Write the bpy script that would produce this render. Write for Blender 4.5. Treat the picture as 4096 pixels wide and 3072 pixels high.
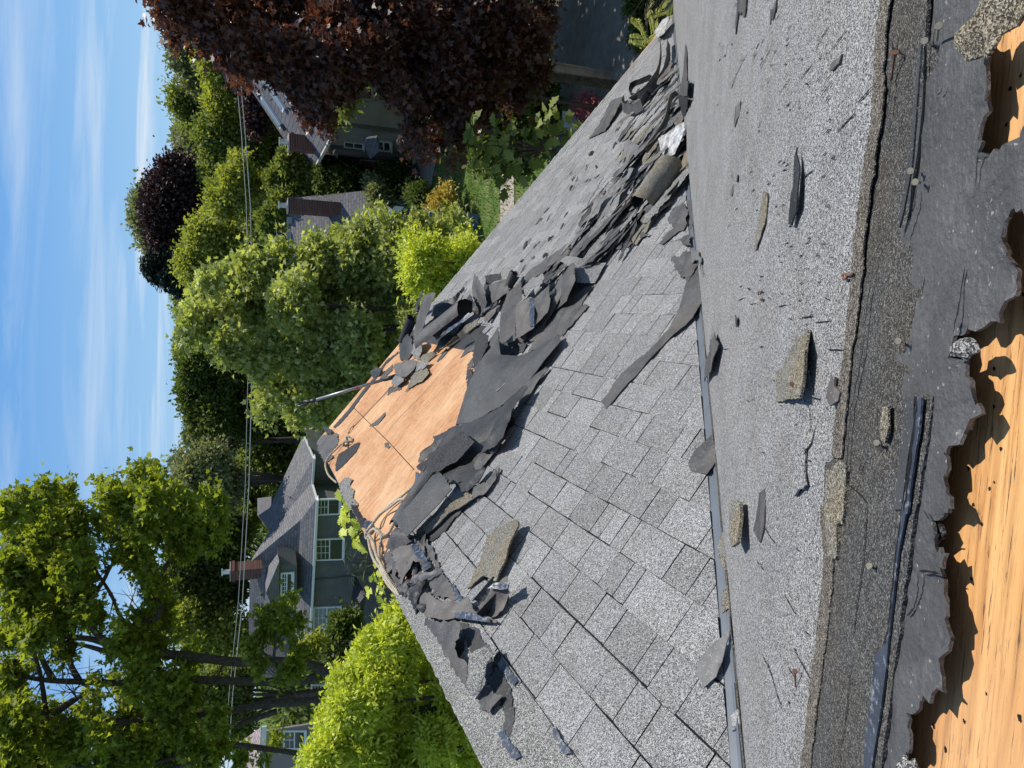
import bpy, math, random
import numpy as np
from math import sin, cos, tan, atan2, sqrt, pi, radians
from mathutils import Vector, Matrix, noise
from mathutils.geometry import delaunay_2d_cdt
for o in list(bpy.data.objects): bpy.data.objects.remove(o)
sc = bpy.context.scene
COL = sc.collection
# ------------------------------------------------------------------ camera (photo lies on its side: up points to picture left)
FPX = 2844.0                       # focal length in pixels of the 4096 px wide photo
PITCH = atan2(1056.0, FPX)
Rv = Vector((1, 0, 0)); Fv = Vector((0, cos(PITCH), -sin(PITCH))); Uv = Vector((0, sin(PITCH), cos(PITCH)))
cam = bpy.data.cameras.new('camera'); camo = bpy.data.objects.new('camera', cam); COL.objects.link(camo)
cam.sensor_width = 36; cam.lens = FPX / 4096 * 36; cam.clip_start = .02; cam.clip_end = 3000
mx = Matrix.Identity(4)
for i, v in enumerate((-Uv, Rv, -Fv)):
    for j in range(3): mx[j][i] = v[j]
camo.matrix_world = mx
sc.camera = camo
sc.render.resolution_x = 1024; sc.render.resolution_y = 768
# ------------------------------------------------------------------ sun, sky, exposure
SUN_EL, SUN_AZ = radians(56), radians(58)      # azimuth from +Y towards +X
sdir = Vector((cos(SUN_EL)*sin(SUN_AZ), cos(SUN_EL)*cos(SUN_AZ), sin(SUN_EL)))
sl = bpy.data.lights.new('sun', 'SUN'); sl.energy = 4.7; sl.angle = radians(.5); sl.color = (1, .95, .87)
so = bpy.data.objects.new('sun', sl); COL.objects.link(so); so.rotation_euler = sdir.to_track_quat('Z', 'Y').to_euler()
sc.view_settings.view_transform = 'Standard'; sc.view_settings.look = 'None'
sc.view_settings.exposure = 0.22; sc.view_settings.gamma = 1
w = bpy.data.worlds.new('World'); sc.world = w; w.use_nodes = True
nt = w.node_tree; N = nt.nodes; L = nt.links
for n in list(N): N.remove(n)
def nd(t, tree=None, **k):
    n = (tree or nt).nodes.new(t)
    for a, b in k.items(): setattr(n, a, b)
    return n
sky = nd('ShaderNodeTexSky', sky_type='NISHITA', sun_disc=False, sun_elevation=SUN_EL, sun_rotation=SUN_AZ, altitude=50, air_density=1.15, dust_density=.1, ozone_density=3.0)
tc = nd('ShaderNodeTexCoord'); sep = nd('ShaderNodeSeparateXYZ'); L.new(tc.outputs['Generated'], sep.inputs[0])
def mth(op, a, b=None, tree=None, clamp=False):
    t = tree or nt
    m = t.nodes.new('ShaderNodeMath'); m.operation = op; m.use_clamp = clamp
    for i, v in enumerate((a, b)):
        if v is None: continue
        if isinstance(v, (int, float)): m.inputs[i].default_value = v
        else: t.links.new(v, m.inputs[i])
    return m.outputs[0]
zz = mth('MAXIMUM', mth('ADD', sep.outputs[2], .06), .02)
cu = mth('DIVIDE', sep.outputs[0], zz); cv = mth('DIVIDE', sep.outputs[1], zz)
comb = nd('ShaderNodeCombineXYZ'); L.new(cu, comb.inputs[0]); L.new(cv, comb.inputs[1])
mp = nd('ShaderNodeMapping'); L.new(comb.outputs[0], mp.inputs[0])
mp.inputs['Rotation'].default_value = (0, 0, radians(-38))
mp.inputs['Scale'].default_value = (.55, 1.9, 1)
mp.inputs['Location'].default_value = (1.3, .2, 0)
n1 = nd('ShaderNodeTexNoise'); n1.inputs['Scale'].default_value = .85; n1.inputs['Detail'].default_value = 8; n1.inputs['Roughness'].default_value = .58; n1.inputs['Distortion'].default_value = .5
L.new(mp.outputs[0], n1.inputs['Vector'])
n2 = nd('ShaderNodeTexNoise'); n2.inputs['Scale'].default_value = .45; n2.inputs['Detail'].default_value = 2
L.new(mp.outputs[0], n2.inputs['Vector'])
cl = nd('ShaderNodeMapRange'); cl.inputs[1].default_value = .47; cl.inputs[2].default_value = .74
L.new(n1.outputs[0], cl.inputs[0])
cl2 = nd('ShaderNodeMapRange'); cl2.inputs[1].default_value = .38; cl2.inputs[2].default_value = .62; L.new(n2.outputs[0], cl2.inputs[0])
cf = mth('MULTIPLY', mth('MULTIPLY', cl.outputs[0], mth('ADD', cl2.outputs[0], .25)), .75, clamp=True)
hz = nd('ShaderNodeValToRGB'); L.new(sep.outputs[2], hz.inputs[0]); el_ = hz.color_ramp.elements
for i_, (p_, c_) in enumerate(((0, (.54, .77, 1.)), (.10, (.35, .64, 1.)), (.27, (.17, .45, .93)), (1, (.085, .165, .36)))):
    x_ = el_[i_] if i_ < 2 else el_.new(p_)
    x_.position = p_; x_.color = (*c_, 1)
grd = nd('ShaderNodeMixRGB', blend_type='MULTIPLY'); grd.inputs[0].default_value = 1; L.new(hz.outputs[0], grd.inputs[1]); grd.inputs[2].default_value = (10.6, 10.6, 10.6, 1)
mixh = nd('ShaderNodeMixRGB'); mixh.inputs[0].default_value = .8; L.new(sky.outputs[0], mixh.inputs[1]); L.new(grd.outputs[0], mixh.inputs[2])
mixc = nd('ShaderNodeMixRGB'); L.new(cf, mixc.inputs[0]); L.new(mixh.outputs[0], mixc.inputs[1]); mixc.inputs[2].default_value = (9.0, 9.9, 10.8, 1)
bg = nd('ShaderNodeBackground'); bg.inputs[1].default_value = .075; L.new(mixc.outputs[0], bg.inputs[0])
wo = nd('ShaderNodeOutputWorld'); L.new(bg.outputs[0], wo.inputs[0])
# ------------------------------------------------------------------ rays and roof planes
def ray(x, y):
    """direction of the photo pixel (4096 x 3072)"""
    return Rv*((3072-y)-1536) - Uv*(x-2048) + Fv*FPX
def atY(x, y, Y):
    r = ray(x, y); return r*(Y/r.y)
def atZ(x, y, z):
    r = ray(x, y); return r*(z/r.z)
K = 4096/2212.0
def dY(x, y, Y): return atY(x*K, y*K, Y)
def dZ(x, y, z): return atZ(x*K, y*K, z)
GROUND = -9.2
d1 = ray(992, 3072-1842); d1.z = 0; d1.normalize()
e2 = Vector((d1.y, -d1.x, 0))
ga = radians(39.3)
sG = e2*cos(ga) + Vector((0, 0, -sin(ga)))
nG = d1.cross(sG); nG = nG if nG.z > 0 else -nG
DG = 1.588
def planeG(x, y, h=0.): r = ray(x, y); return r*((-DG+h)/nG.dot(r))
A_ = planeG(2985, 3072); B_ = planeG(2695, 60)
nM = (B_-A_).cross(e2).normalized(); nM = nM if nM.z > 0 else -nM
DM = -nM.dot(A_)
def planeM(x, y, h=0.): r = ray(x, y); return r*((-DM+h)/nM.dot(r))
sM = e2.cross(nM).normalized(); sM = sM if sM.y > 0 else -sM     # down the main slope, away
def frame(X, Y, Z, O):
    m = Matrix.Identity(4)
    for i, v in enumerate((X, Y, Z, O)):
        for j in range(3): m[j][i] = v[j]
    return m
# local axes of the cross gable: x down slope, y towards the camera -> right handed with the normal
RIDGE_E = -1.565
Gx, Gy = sG, nG.cross(sG)          # Gy = +-d1
OG = e2*RIDGE_E + Vector((0, 0, 0)); OG = OG + Vector((0, 0, 1))*((-DG - nG.dot(OG))/nG.z)
FG = frame(Gx, Gy, nG, OG); FGi = FG.inverted()
OM = nM*(-DM)
FM = frame(e2, nM.cross(e2), nM, OM); FMi = FM.inverted()
sgnG = 1 if Gy.dot(d1) > 0 else -1
sgnM = 1 if nM.cross(e2).dot(sM) > 0 else -1
def locG(x, y, h=0.): return FGi @ planeG(x, y, h)
def locM(x, y, h=0.): return FMi @ planeM(x, y, h)
# ------------------------------------------------------------------ object helpers
MW = {}
def link(o, world, parent=None):
    COL.objects.link(o)
    MW[o] = world
    if parent is not None:
        o.parent = parent; o.matrix_basis = MW[parent].inverted() @ world
    else: o.matrix_basis = world
    return o
def tag(o, label=None, cat=None, group=None, kind=None):
    if label: o['label'] = label
    if cat: o['category'] = cat
    if group: o['group'] = group
    if kind: o['kind'] = kind
    return o
def empty(name, loc, label, cat, group=None):
    o = bpy.data.objects.new(name, None); o.empty_display_size = .2
    link(o, Matrix.Translation(Vector(loc)))
    return tag(o, label, cat, group)
def mesh(name, V, F, mats, parent=None, fr=None, world=True, smooth=False, mi=None, var=None, center=True):
    """V in world coordinates unless world=False (then in fr's coordinates)"""
    V = np.asarray([tuple(v) for v in V] if not isinstance(V, np.ndarray) else V, dtype=float).reshape(-1, 3)
    if fr is None:
        c = V.mean(axis=0) if center else np.zeros(3)
        if center: c[2] = V[:, 2].min()
        fr = Matrix.Translation(Vector(c)); V = V - c
    elif world:
        I = np.array(fr.inverted()); V = V @ I[:3, :3].T + I[:3, 3]
    me = bpy.data.meshes.new(name)
    if isinstance(F, np.ndarray):
        n, k = F.shape
        me.vertices.add(len(V)); me.vertices.foreach_set('co', V.ravel())
        me.loops.add(n*k); me.loops.foreach_set('vertex_index', F.ravel().astype(np.int32))
        me.polygons.add(n); me.polygons.foreach_set('loop_start', np.arange(0, n*k, k, dtype=np.int32))
        me.polygons.foreach_set('loop_total', np.full(n, k, dtype=np.int32))
        me.update(calc_edges=True)
    else:
        me.from_pydata([tuple(v) for v in V], [], [tuple(f) for f in F])
    if not isinstance(mats, (list, tuple)): mats = [mats]
    for m in mats: me.materials.append(m)
    if mi is not None: me.polygons.foreach_set('material_index', np.asarray(mi, dtype=np.int32))
    if smooth: me.polygons.foreach_set('use_smooth', np.ones(len(me.polygons), dtype=bool))
    if var is not None:
        a = me.attributes.new('var', 'FLOAT', 'FACE'); a.data.foreach_set('value', np.asarray(var, dtype=np.float32))
    me.update()
    o = bpy.data.objects.new(name, me)
    return link(o, fr, parent)
class MB:
    def __init__(s): s.V = []; s.F = []; s.mi = []; s.var = []
    def add(s, V, F, mi=0, var=0.):
        b = len(s.V); s.V += [tuple(v) for v in V]
        for f in F: s.F.append(tuple(i+b for i in f)); s.mi.append(mi); s.var.append(var)
    def box(s, c, sx, sy, sz, X=Vector((1,0,0)), Y=Vector((0,1,0)), Z=Vector((0,0,1)), mi=0, var=0.):
        """c = centre of the bottom face"""
        c = Vector(c); V = []
        for dz in (0, 1):
            for a, b in ((-1,-1),(1,-1),(1,1),(-1,1)): V.append(c + X*(a*sx/2) + Y*(b*sy/2) + Z*(dz*sz))
        s.add(V, [(0,3,2,1),(4,5,6,7),(0,1,5,4),(1,2,6,5),(2,3,7,6),(3,0,4,7)], mi, var)
    def slab(s, P, thick, mi=0, var=0., nrm=None):
        """polygon P extruded by thick against its normal"""
        P = [Vector(p) for p in P]; n = len(P)
        if nrm is None:
            nrm = Vector((0,0,0))
            for i in range(n): nrm += (P[i]-P[0]).cross(P[(i+1)%n]-P[0])
            nrm.normalize()
        V = P + [p - nrm*thick for p in P]
        F = [tuple(range(n)), tuple(range(2*n-1, n-1, -1))] + [(i, i+n, (i+1)%n+n, (i+1)%n) for i in range(n)]
        s.add(V, F, mi, var)
    def tube(s, P, R, k=8, mi=0, var=0., cap=True, twist=0., lobes=0, ridge=0., ns=0., seed=0):
        P = [Vector(p) for p in P]; n = len(P)
        if not isinstance(R, (list, tuple)): R = [R]*n
        V = []; up = Vector((.13, .21, 1)).normalized(); ph = 0.
        u = None
        for i in range(n):
            t = (P[min(i+1, n-1)] - P[max(i-1, 0)])
            t = t.normalized() if t.length > 1e-9 else Vector((0,0,1))
            if u is None:
                u = t.orthogonal().normalized()
            u = (u - t*u.dot(t)).normalized(); v = t.cross(u)
            if i: ph += twist*(P[i]-P[i-1]).length
            for j in range(k):
                a = 2*pi*j/k + ph
                r = R[i]*(1 + (ridge*abs(cos(lobes*(a-ph)/2)) if lobes else 0))
                if ns: r *= 1 + ns*noise.noise(Vector((P[i].x*3+cos(a), P[i].y*3+sin(a), P[i].z*1.5+seed)))
                V.append(P[i] + (u*cos(a) + v*sin(a))*r)
        F = []
        for i in range(n-1):
            for j in range(k): F.append((i*k+j, i*k+(j+1)%k, (i+1)*k+(j+1)%k, (i+1)*k+j))
        if cap: F += [tuple(range(k-1, -1, -1)), tuple((n-1)*k+j for j in range(k))]
        s.add(V, F, mi, var)
    def build(s, name, mats, parent=None, smooth=False, fr=None, world=True):
        return mesh(name, s.V, s.F, mats, parent, fr, world, smooth, s.mi, s.var)
# ------------------------------------------------------------------ materials
def mat(name, rough=.8, spec=.3, metal=0.):
    m = bpy.data.materials.new(name); m.use_nodes = True
    t = m.node_tree; b = t.nodes['Principled BSDF']
    b.inputs['Roughness'].default_value = rough; b.inputs['Specular IOR Level'].default_value = spec; b.inputs['Metallic'].default_value = metal
    return m, t, b
def tex(t, kind, scale, coord='Object', detail=4, rough=.55, mapscale=None, rot=None, feature=None, dist=0.):
    c = t.nodes.new('ShaderNodeTexCoord'); out = c.outputs[coord]
    if mapscale or rot:
        m = t.nodes.new('ShaderNodeMapping'); t.links.new(out, m.inputs[0])
        if mapscale: m.inputs['Scale'].default_value = mapscale
        if rot: m.inputs['Rotation'].default_value = rot
        out = m.outputs[0]
    n = t.nodes.new('ShaderNodeTex'+kind); t.links.new(out, n.inputs['Vector']); n.inputs['Scale'].default_value = scale
    if kind == 'Noise':
        n.inputs['Detail'].default_value = detail; n.inputs['Roughness'].default_value = rough; n.inputs['Distortion'].default_value = dist
    if feature: n.feature = feature
    return n
def ramp(t, src, stops, interp='LINEAR'):
    r = t.nodes.new('ShaderNodeValToRGB'); t.links.new(src, r.inputs[0]); r.color_ramp.interpolation = interp
    e = r.color_ramp.elements
    while len(e) > 1: e.remove(e[-1])
    e[0].position = stops[0][0]; e[0].color = (*stops[0][1], 1)
    for p, c in stops[1:]:
        x = e.new(p); x.color = (*c, 1)
    return r.outputs[0]
def g3(v): return (v, v, v)
def mix(t, f, a, b, op='MIX'):
    m = t.nodes.new('ShaderNodeMixRGB'); m.blend_type = op
    for i, v in enumerate((f, a, b)):
        if isinstance(v, (int, float)): m.inputs[i].default_value = v if i == 0 else (v, v, v, 1)
        elif isinstance(v, tuple): m.inputs[i].default_value = (*v, 1)
        else: t.links.new(v, m.inputs[i])
    return m.outputs[0]
def bump(t, b, src, dist, strength=1.):
    n = t.nodes.new('ShaderNodeBump'); n.inputs['Distance'].default_value = dist; n.inputs['Strength'].default_value = strength
    t.links.new(src, n.inputs['Height']); t.links.new(n.outputs[0], b.inputs['Normal'])
def attr(t):
    a = t.nodes.new('ShaderNodeAttribute'); a.attribute_name = 'var'; return a.outputs['Fac']
def granules(name, dark, lite, frac=.5, scale=520, tint=None, usevar=False, patchy=.25, bm=.0012):
    """mineral granules: random dark and light chips"""
    m, t, b = mat(name, .9, .2)
    v = tex(t, 'Voronoi', scale); sp = t.nodes.new('ShaderNodeSeparateColor'); t.links.new(v.outputs['Color'], sp.inputs[0])
    col = ramp(t, sp.outputs[0], [(0, dark), (frac*.75, tuple(d*1.5 for d in dark)), (frac, tuple((a+c)/2.4 for a, c in zip(dark, lite))), (min(.97, frac+.25), lite), (1, tuple(min(.9, c*1.25) for c in lite))])
    n = tex(t, 'Noise', scale/5, detail=3); col = mix(t, .75, col, ramp(t, n.outputs[0], [(.3, g3(.5)), (.7, g3(1.35))]), 'MULTIPLY')
    n = tex(t, 'Noise', 3.1, detail=5, rough=.65); col = mix(t, patchy*2, col, ramp(t, n.outputs[0], [(.28, g3(.62)), (.55, g3(1.)), (.75, g3(1.15))]), 'MULTIPLY')
    if tint:
        n = tex(t, 'Noise', 5.5, detail=4); col = mix(t, ramp(t, n.outputs[0], [(.42, g3(0)), (.62, g3(.8))]), col, mix(t, 1., col, tint, 'MULTIPLY'))
    if usevar: col = mix(t, 1., col, ramp(t, attr(t), [(0, g3(.84)), (1, g3(1.1))]), 'MULTIPLY')
    t.links.new(col, b.inputs['Base Color']); bump(t, b, v.outputs['Distance'], bm, .8)
    return m
def felt(name, base, var=.35, rough=.55, bsc=160, bd=.002, spec=.35, dust=.04, brown=None):
    m, t, b = mat(name, rough, spec)
    n = tex(t, 'Noise', 7, detail=6, rough=.65)
    lo = tuple(c*(1-var) for c in base); hi = tuple(c*(1+var) for c in base)
    col = ramp(t, n.outputs[0], [(.3, lo), (.7, hi)])
    if brown:
        n3 = tex(t, 'Noise', 2.7, detail=3); col = mix(t, ramp(t, n3.outputs[0], [(.45, g3(0)), (.65, g3(.8))]), col, brown)
    ds = tex(t, 'Noise', 19, detail=7, rough=.75); col = mix(t, ramp(t, ds.outputs[0], [(.52, g3(0)), (.75, g3(.55))]), col, tuple(min(.3, c*2.1+.01) for c in base))
    v = tex(t, 'Voronoi', 420); sp = t.nodes.new('ShaderNodeSeparateColor'); t.links.new(v.outputs['Color'], sp.inputs[0])
    col = mix(t, ramp(t, sp.outputs[1], [(1-dust*1.01, g3(0)), (1-dust, g3(.6))], 'CONSTANT'), col, (.36, .35, .33))
    t.links.new(col, b.inputs['Base Color'])
    n2 = tex(t, 'Noise', bsc, detail=3); bump(t, b, n2.outputs[0], bd, .9)
    return m
M_ = {}
M_['granL'] = granules('pale_grey_granules', (.05, .051, .054), (.41, .41, .415), .46, 560, tint=(.95, .93, .90), usevar=True, patchy=.16)
M_['granM'] = granules('main_slope_granules', (.045, .045, .048), (.41, .41, .41), .48, 600, tint=(.95, .92, .88), patchy=.25)
M_['granD'] = granules('dark_headlap_granules', (.03, .03, .03), (.20, .195, .185), .72, 650, tint=(1.05, .95, .82), patchy=.3)
M_['granT'] = granules('weathered_tan_granules', (.055, .05, .042), (.34, .33, .29), .5, 600, tint=(.9, .78, .6), patchy=.35)
M_['granB'] = granules('shadow_black_granules', (.012, .012, .013), (.10, .10, .11), .6, 500, patchy=.2)  # granules blackened in colour for pieces lying in shadow
M_['granR'] = granules('ridge_speckle_granules', (.045, .045, .045), (.42, .42, .40), .55, 480, patchy=.35)
M_['felt'] = felt('charcoal_felt', (.046, .048, .051), .35, .6, 240, .003, dust=.02)
M_['felt2'] = felt('torn_felt_mat', (.072, .072, .074), .3, .5, 95, .007, dust=.004)
M_['slate'] = felt('shingle_back', (.058, .058, .061), .5, .62, 60, .004, brown=(.085, .074, .066), dust=.02)
M_['slateL'] = felt('dusty_shingle_back', (.13, .128, .13), .3, .6, 120, .0015, dust=.05)
M_['slateD'] = felt('shade_dark_shingle_back', (.022, .022, .024), .45, .55, 60, .004, dust=.01)  # blackened so sheets in the heaps stand in for their unlit voids
M_['slateM'] = felt('mid_grey_shingle_back', (.105, .105, .108), .45, .6, 60, .003, brown=(.12, .105, .09), dust=.03)
M_['brown'] = felt('brown_grey_shingle_back', (.095, .086, .081), .4, .7, 120, .0015, dust=.02)
def tar():
    m, t, b = mat('blue_black_tar', .3, .5)
    n = tex(t, 'Noise', 60, detail=6, rough=.7); n2 = tex(t, 'Noise', 14, detail=5)
    col = ramp(t, n2.outputs[0], [(.3, (.018, .024, .04)), (.7, (.04, .055, .085))])
    col = mix(t, ramp(t, n.outputs[0], [(.54, g3(0)), (.66, g3(.75))]), col, (.36, .39, .44))
    t.links.new(col, b.inputs['Base Color']); bump(t, b, n.outputs[0], .002); return m
M_['tar'] = tar()
def silver():
    m, t, b = mat('sun_bleached_film', .28, .5)
    n = tex(t, 'Noise', 22, detail=6, rough=.7); col = ramp(t, n.outputs[0], [(.35, g3(.14)), (.5, g3(.42)), (.68, g3(.72))])
    t.links.new(col, b.inputs['Base Color']); bump(t, b, n.outputs[0], .002); return m
M_['silver'] = silver()
def plywood(name, a, c, sc_=1., rot=0., dark=(.03, .022, .02), stain=.62, wk=1., wa=.5):
    m, t, b = mat(name, .75, .25)
    n = tex(t, 'Noise', 2.2*sc_, mapscale=(.6, 14, 1), detail=9, rough=.72, dist=.35)
    w = t.nodes.new('ShaderNodeTexWave'); cc = t.nodes.new('ShaderNodeTexCoord'); mm = t.nodes.new('ShaderNodeMapping'); mm.inputs['Scale'].default_value = (.8*sc_*wk, 3.2*sc_*wk, 1); mm.inputs['Rotation'].default_value = (0, 0, pi/2)
    t.links.new(cc.outputs['Object'], mm.inputs[0]); t.links.new(mm.outputs[0], w.inputs[0]); w.inputs['Scale'].default_value = 2.6; w.inputs['Distortion'].default_value = 14; w.inputs['Detail'].default_value = 3; w.inputs['Detail Scale'].default_value = .9
    col = ramp(t, n.outputs[0], [(.25, a), (.5, tuple((x+y)/2 for x, y in zip(a, c))), (.72, c)])
    col = mix(t, wa, col, ramp(t, w.outputs['Fac'], [(0, (.52, .42, .34)), (.22, g3(.93)), (.8, g3(1.06))]), 'MULTIPLY')
    f = tex(t, 'Noise', 30*sc_, mapscale=(.45, 6, 1), detail=6, rough=.72); f2 = tex(t, 'Noise', 9*sc_, mapscale=(.5, 8, 1), detail=8, rough=.8)
    col = mix(t, .85, col, ramp(t, f2.outputs[0], [(.34, (.55, .42, .34)), (.5, g3(1.)), (.7, g3(1.12))]), 'MULTIPLY')
    col = mix(t, ramp(t, f.outputs[0], [(stain, g3(0)), (stain+.045, g3(.85))]), col, dark)
    p = tex(t, 'Noise', 3.4, detail=5); col = mix(t, ramp(t, p.outputs[0], [(.5, g3(0)), (.72, g3(.55))]), col, mix(t, 1., col, (.82, .62, .52), 'MULTIPLY'))
    pl = tex(t, 'Noise', 1.6, detail=3); col = mix(t, ramp(t, pl.outputs[0], [(.45, g3(0)), (.68, g3(.45))]), col, (.74, .50, .30))
    t.links.new(col, b.inputs['Base Color']); bump(t, b, f.outputs[0], .0012)
    return m
M_['plyM'] = plywood('near_plywood', (.46, .21, .065), (.72, .42, .17), 1.0, pi/2, stain=.575, wa=.25)
M_['plyG'] = plywood('gable_plywood', (.42, .20, .09), (.66, .40, .21), .9, pi/2, dark=(.15, .07, .045), stain=.53, wk=2.2, wa=.5)
def plain(name, col, rough=.7, spec=.3, nscale=0, amt=.2, bd=0, metal=0):
    m, t, b = mat(name, rough, spec, metal)
    if nscale:
        n = tex(t, 'Noise', nscale, detail=5); c = ramp(t, n.outputs[0], [(.3, tuple(x*(1-amt) for x in col)), (.7, tuple(min(1, x*(1+amt)) for x in col))])
        t.links.new(c, b.inputs['Base Color'])
        if bd: bump(t, b, n.outputs[0], bd)
    else: b.inputs['Base Color'].default_value = (*col, 1)
    return m
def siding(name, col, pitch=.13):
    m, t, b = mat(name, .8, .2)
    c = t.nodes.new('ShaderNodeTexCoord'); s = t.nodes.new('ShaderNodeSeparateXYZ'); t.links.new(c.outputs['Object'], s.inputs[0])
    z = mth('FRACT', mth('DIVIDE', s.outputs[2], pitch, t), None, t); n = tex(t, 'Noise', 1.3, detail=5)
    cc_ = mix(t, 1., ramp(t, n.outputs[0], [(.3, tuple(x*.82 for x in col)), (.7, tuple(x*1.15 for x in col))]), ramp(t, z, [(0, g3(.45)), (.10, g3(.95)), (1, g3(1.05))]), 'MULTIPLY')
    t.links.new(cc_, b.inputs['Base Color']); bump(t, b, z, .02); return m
M_['flash'] = plain('blue_grey_painted_metal', (.115, .13, .15), .38, .5, 9, .1)
M_['rope'] = plain('dirty_cotton_rope', (.42, .37, .29), .9, .1, 60, .25)
M_['crack'] = plain('black_crack_and_shade', (.015, .015, .016), .9, .1)  # black of cracks, joints and the painted butt shadows
M_['nail'] = plain('galvanised_nail', (.24, .22, .17), .5, .5, 300, .25)
M_['rust'] = plain('rusty_steel', (.16, .08, .05), .7, .3, 80, .3)
# ================================================================== OUR ROOF
ZT = {0: (0, 0, 1.), 'D': (0, 0, K), 1: (1100, 1000, .63291), 2: (1400, 1900, .63291), 3: (2300, 400, .45208), 4: (1450, 2000, .5516), 5: (1500, 1050, .6304), 6: (1300, 1700, .4728),
      7: (2000, 0, .7092), 'a': (2696, 0, .63291), 'b': (2696, 1000, .63291), 'c': (2696, 2022, .63291), 'u': (600, 0, .63291), 'h': (700, 1600, .4822), 'k': (0, 2022, .63291), 'r': (1150, 1400, .4728)}
def src(z, x, y): a, b, k = ZT[z]; return a+x*k, b+y*k
rng = random.Random(5)
def patch(name, pts, m, z=0, hfun=None, plane='G', h=.01, rough=.006, seg=.025, thick=.003, bulge=0., crump=.003, parent=None, label=None, cat=None, group=None, under=None, local=False, res=18, cfreq=9., smooth=True, power=3.):
    fr, loc = (FG, locG) if plane == 'G' else (FM, locM)
    P = []
    for p in pts:
        hh = p[2] if len(p) > 2 else h
        if local: P.append(Vector((p[0], p[1], hh)))
        else: P.append(loc(*src(z, p[0], p[1]), hh))
    n = len(P); out = []
    sd = rng.random()*100
    for i in range(n):
        a, b = P[i], P[(i+1) % n]; Ld = (b-a).xy.length; k = max(1, min(60, int(Ld/seg)))
        d = (b-a).xy; nn = Vector((-d.y, d.x)); nn = nn.normalized() if nn.length > 0 else nn
        for j in range(k):
            t = j/k; q = a.lerp(b, t)
            env = min(1., 4*t*(1-t)*2) if k > 1 else 0
            if rough and j:
                o = noise.fractal(Vector((q.x/(.05), q.y/(.05), sd)), .6, 2.2, 5)*rough*2.2 + (rng.random()-.5)*rough*1.1
                q = q + Vector((nn.x*o*env, nn.y*o*env, 0))
            out.append(q)
    xs = [q.x for q in out]; ys = [q.y for q in out]
    x0, x1, y0, y1 = min(xs), max(xs), min(ys), max(ys)
    st = max(max(x1-x0, y1-y0)/res, .008)
    area_pts = [q.xy.copy() for q in out]; no = len(area_pts)
    A2 = [(q.x, q.y) for q in out]
    def inside(x, y):
        c = False; j = no-1
        for i in range(no):
            xi, yi = A2[i]; xj, yj = A2[j]
            if (yi > y) != (yj > y) and x < (xj-xi)*(y-yi)/(yj-yi+1e-12)+xi: c = not c
            j = i
        return c
    OA = np.array([(q.x, q.y, q.z) for q in out])
    nx = int((x1-x0)/st)+2; ny = int((y1-y0)/st)+2
    for i in range(nx):
        for j in range(ny):
            x = x0+(i+.5*(j % 2))*st; y = y0+j*st
            if inside(x, y) and np.min(np.hypot(OA[:, 0]-x, OA[:, 1]-y)) > st*.35: area_pts.append(Vector((x, y)))
    try:
        vv, ee, ff, *_ = delaunay_2d_cdt(area_pts, [], [list(range(no))], 1, 1e-6)
    except Exception: return None
    if not ff: return None
    V = []; md = max(x1-x0, y1-y0)*.25
    for v in vv:
        d = np.hypot(OA[:, 0]-v.x, OA[:, 1]-v.y); w_ = 1/(d+1e-4)**power
        hh = float((w_*OA[:, 2]).sum()/w_.sum())
        e = min(1., d.min()/md)
        if hfun: hh = hfun(v.x, v.y)
        hh += bulge*sin(e*pi/2)
        hh += crump*noise.fractal(Vector((v.x*cfreq, v.y*cfreq, sd)), 1., 2., 3)*1.2
        V.append(Vector((v.x, v.y, hh)))
    n0 = len(V)
    V2 = V + [v - Vector((0, 0, thick)) for v in V]
    F = []; mi = []
    from collections import Counter
    cnt = Counter()
    for f in ff:
        f = tuple(f); a, b, c = V[f[0]], V[f[1]], V[f[2]]
        if (b-a).cross(c-a).z < 0: f = f[::-1]
        F.append(f); mi.append(0); F.append(tuple(i+n0 for i in f[::-1])); mi.append(1 if under else 0)
        for i in range(3): cnt[(f[i], f[(i+1) % 3])] += 1
    for (a, b) in list(cnt):
        if (b, a) not in cnt:
            q = len(V2); V2 += [V2[b], V2[a], V2[a+n0], V2[b+n0]]; F.append((q, q+1, q+2, q+3)); mi.append(0)
    if parent is None:     # a loose thing gets its own origin
        c = Vector((sum(v.x for v in V)/n0, sum(v.y for v in V)/n0, min(v.z for v in V)))
        fr2 = fr @ Matrix.Translation(c); V2 = [v-c for v in V2]
    else: fr2 = fr
    o = mesh(name, V2, F, [m, under] if under else [m], parent, fr2, world=False, smooth=smooth, mi=mi)
    if label or parent is None: tag(o, label, cat, group)
    return o
def clip(poly, n, c):
    """keep the side n.p <= c"""
    out = []
    for i in range(len(poly)):
        a, b = poly[i], poly[(i+1) % len(poly)]
        da, db = n[0]*a[0]+n[1]*a[1]-c, n[0]*b[0]+n[1]*b[1]-c
        if da <= 0: out.append(a)
        if (da < 0 < db) or (db < 0 < da):
            t = da/(da-db); out.append((a[0]+(b[0]-a[0])*t, a[1]+(b[1]-a[1])*t))
    return out
def halfplane(a, b, inside_pt):
    n = (-(b[1]-a[1]), b[0]-a[0]); l = sqrt(n[0]**2+n[1]**2); n = (n[0]/l, n[1]/l); c = n[0]*a[0]+n[1]*a[1]
    if n[0]*inside_pt[0]+n[1]*inside_pt[1] > c: n = (-n[0], -n[1]); c = -c
    return n, c
house = empty('house', (1.2, 4.5, GROUND), 'the house in the foreground whose grey shingle roof is being torn off down to plywood', 'house')
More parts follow.
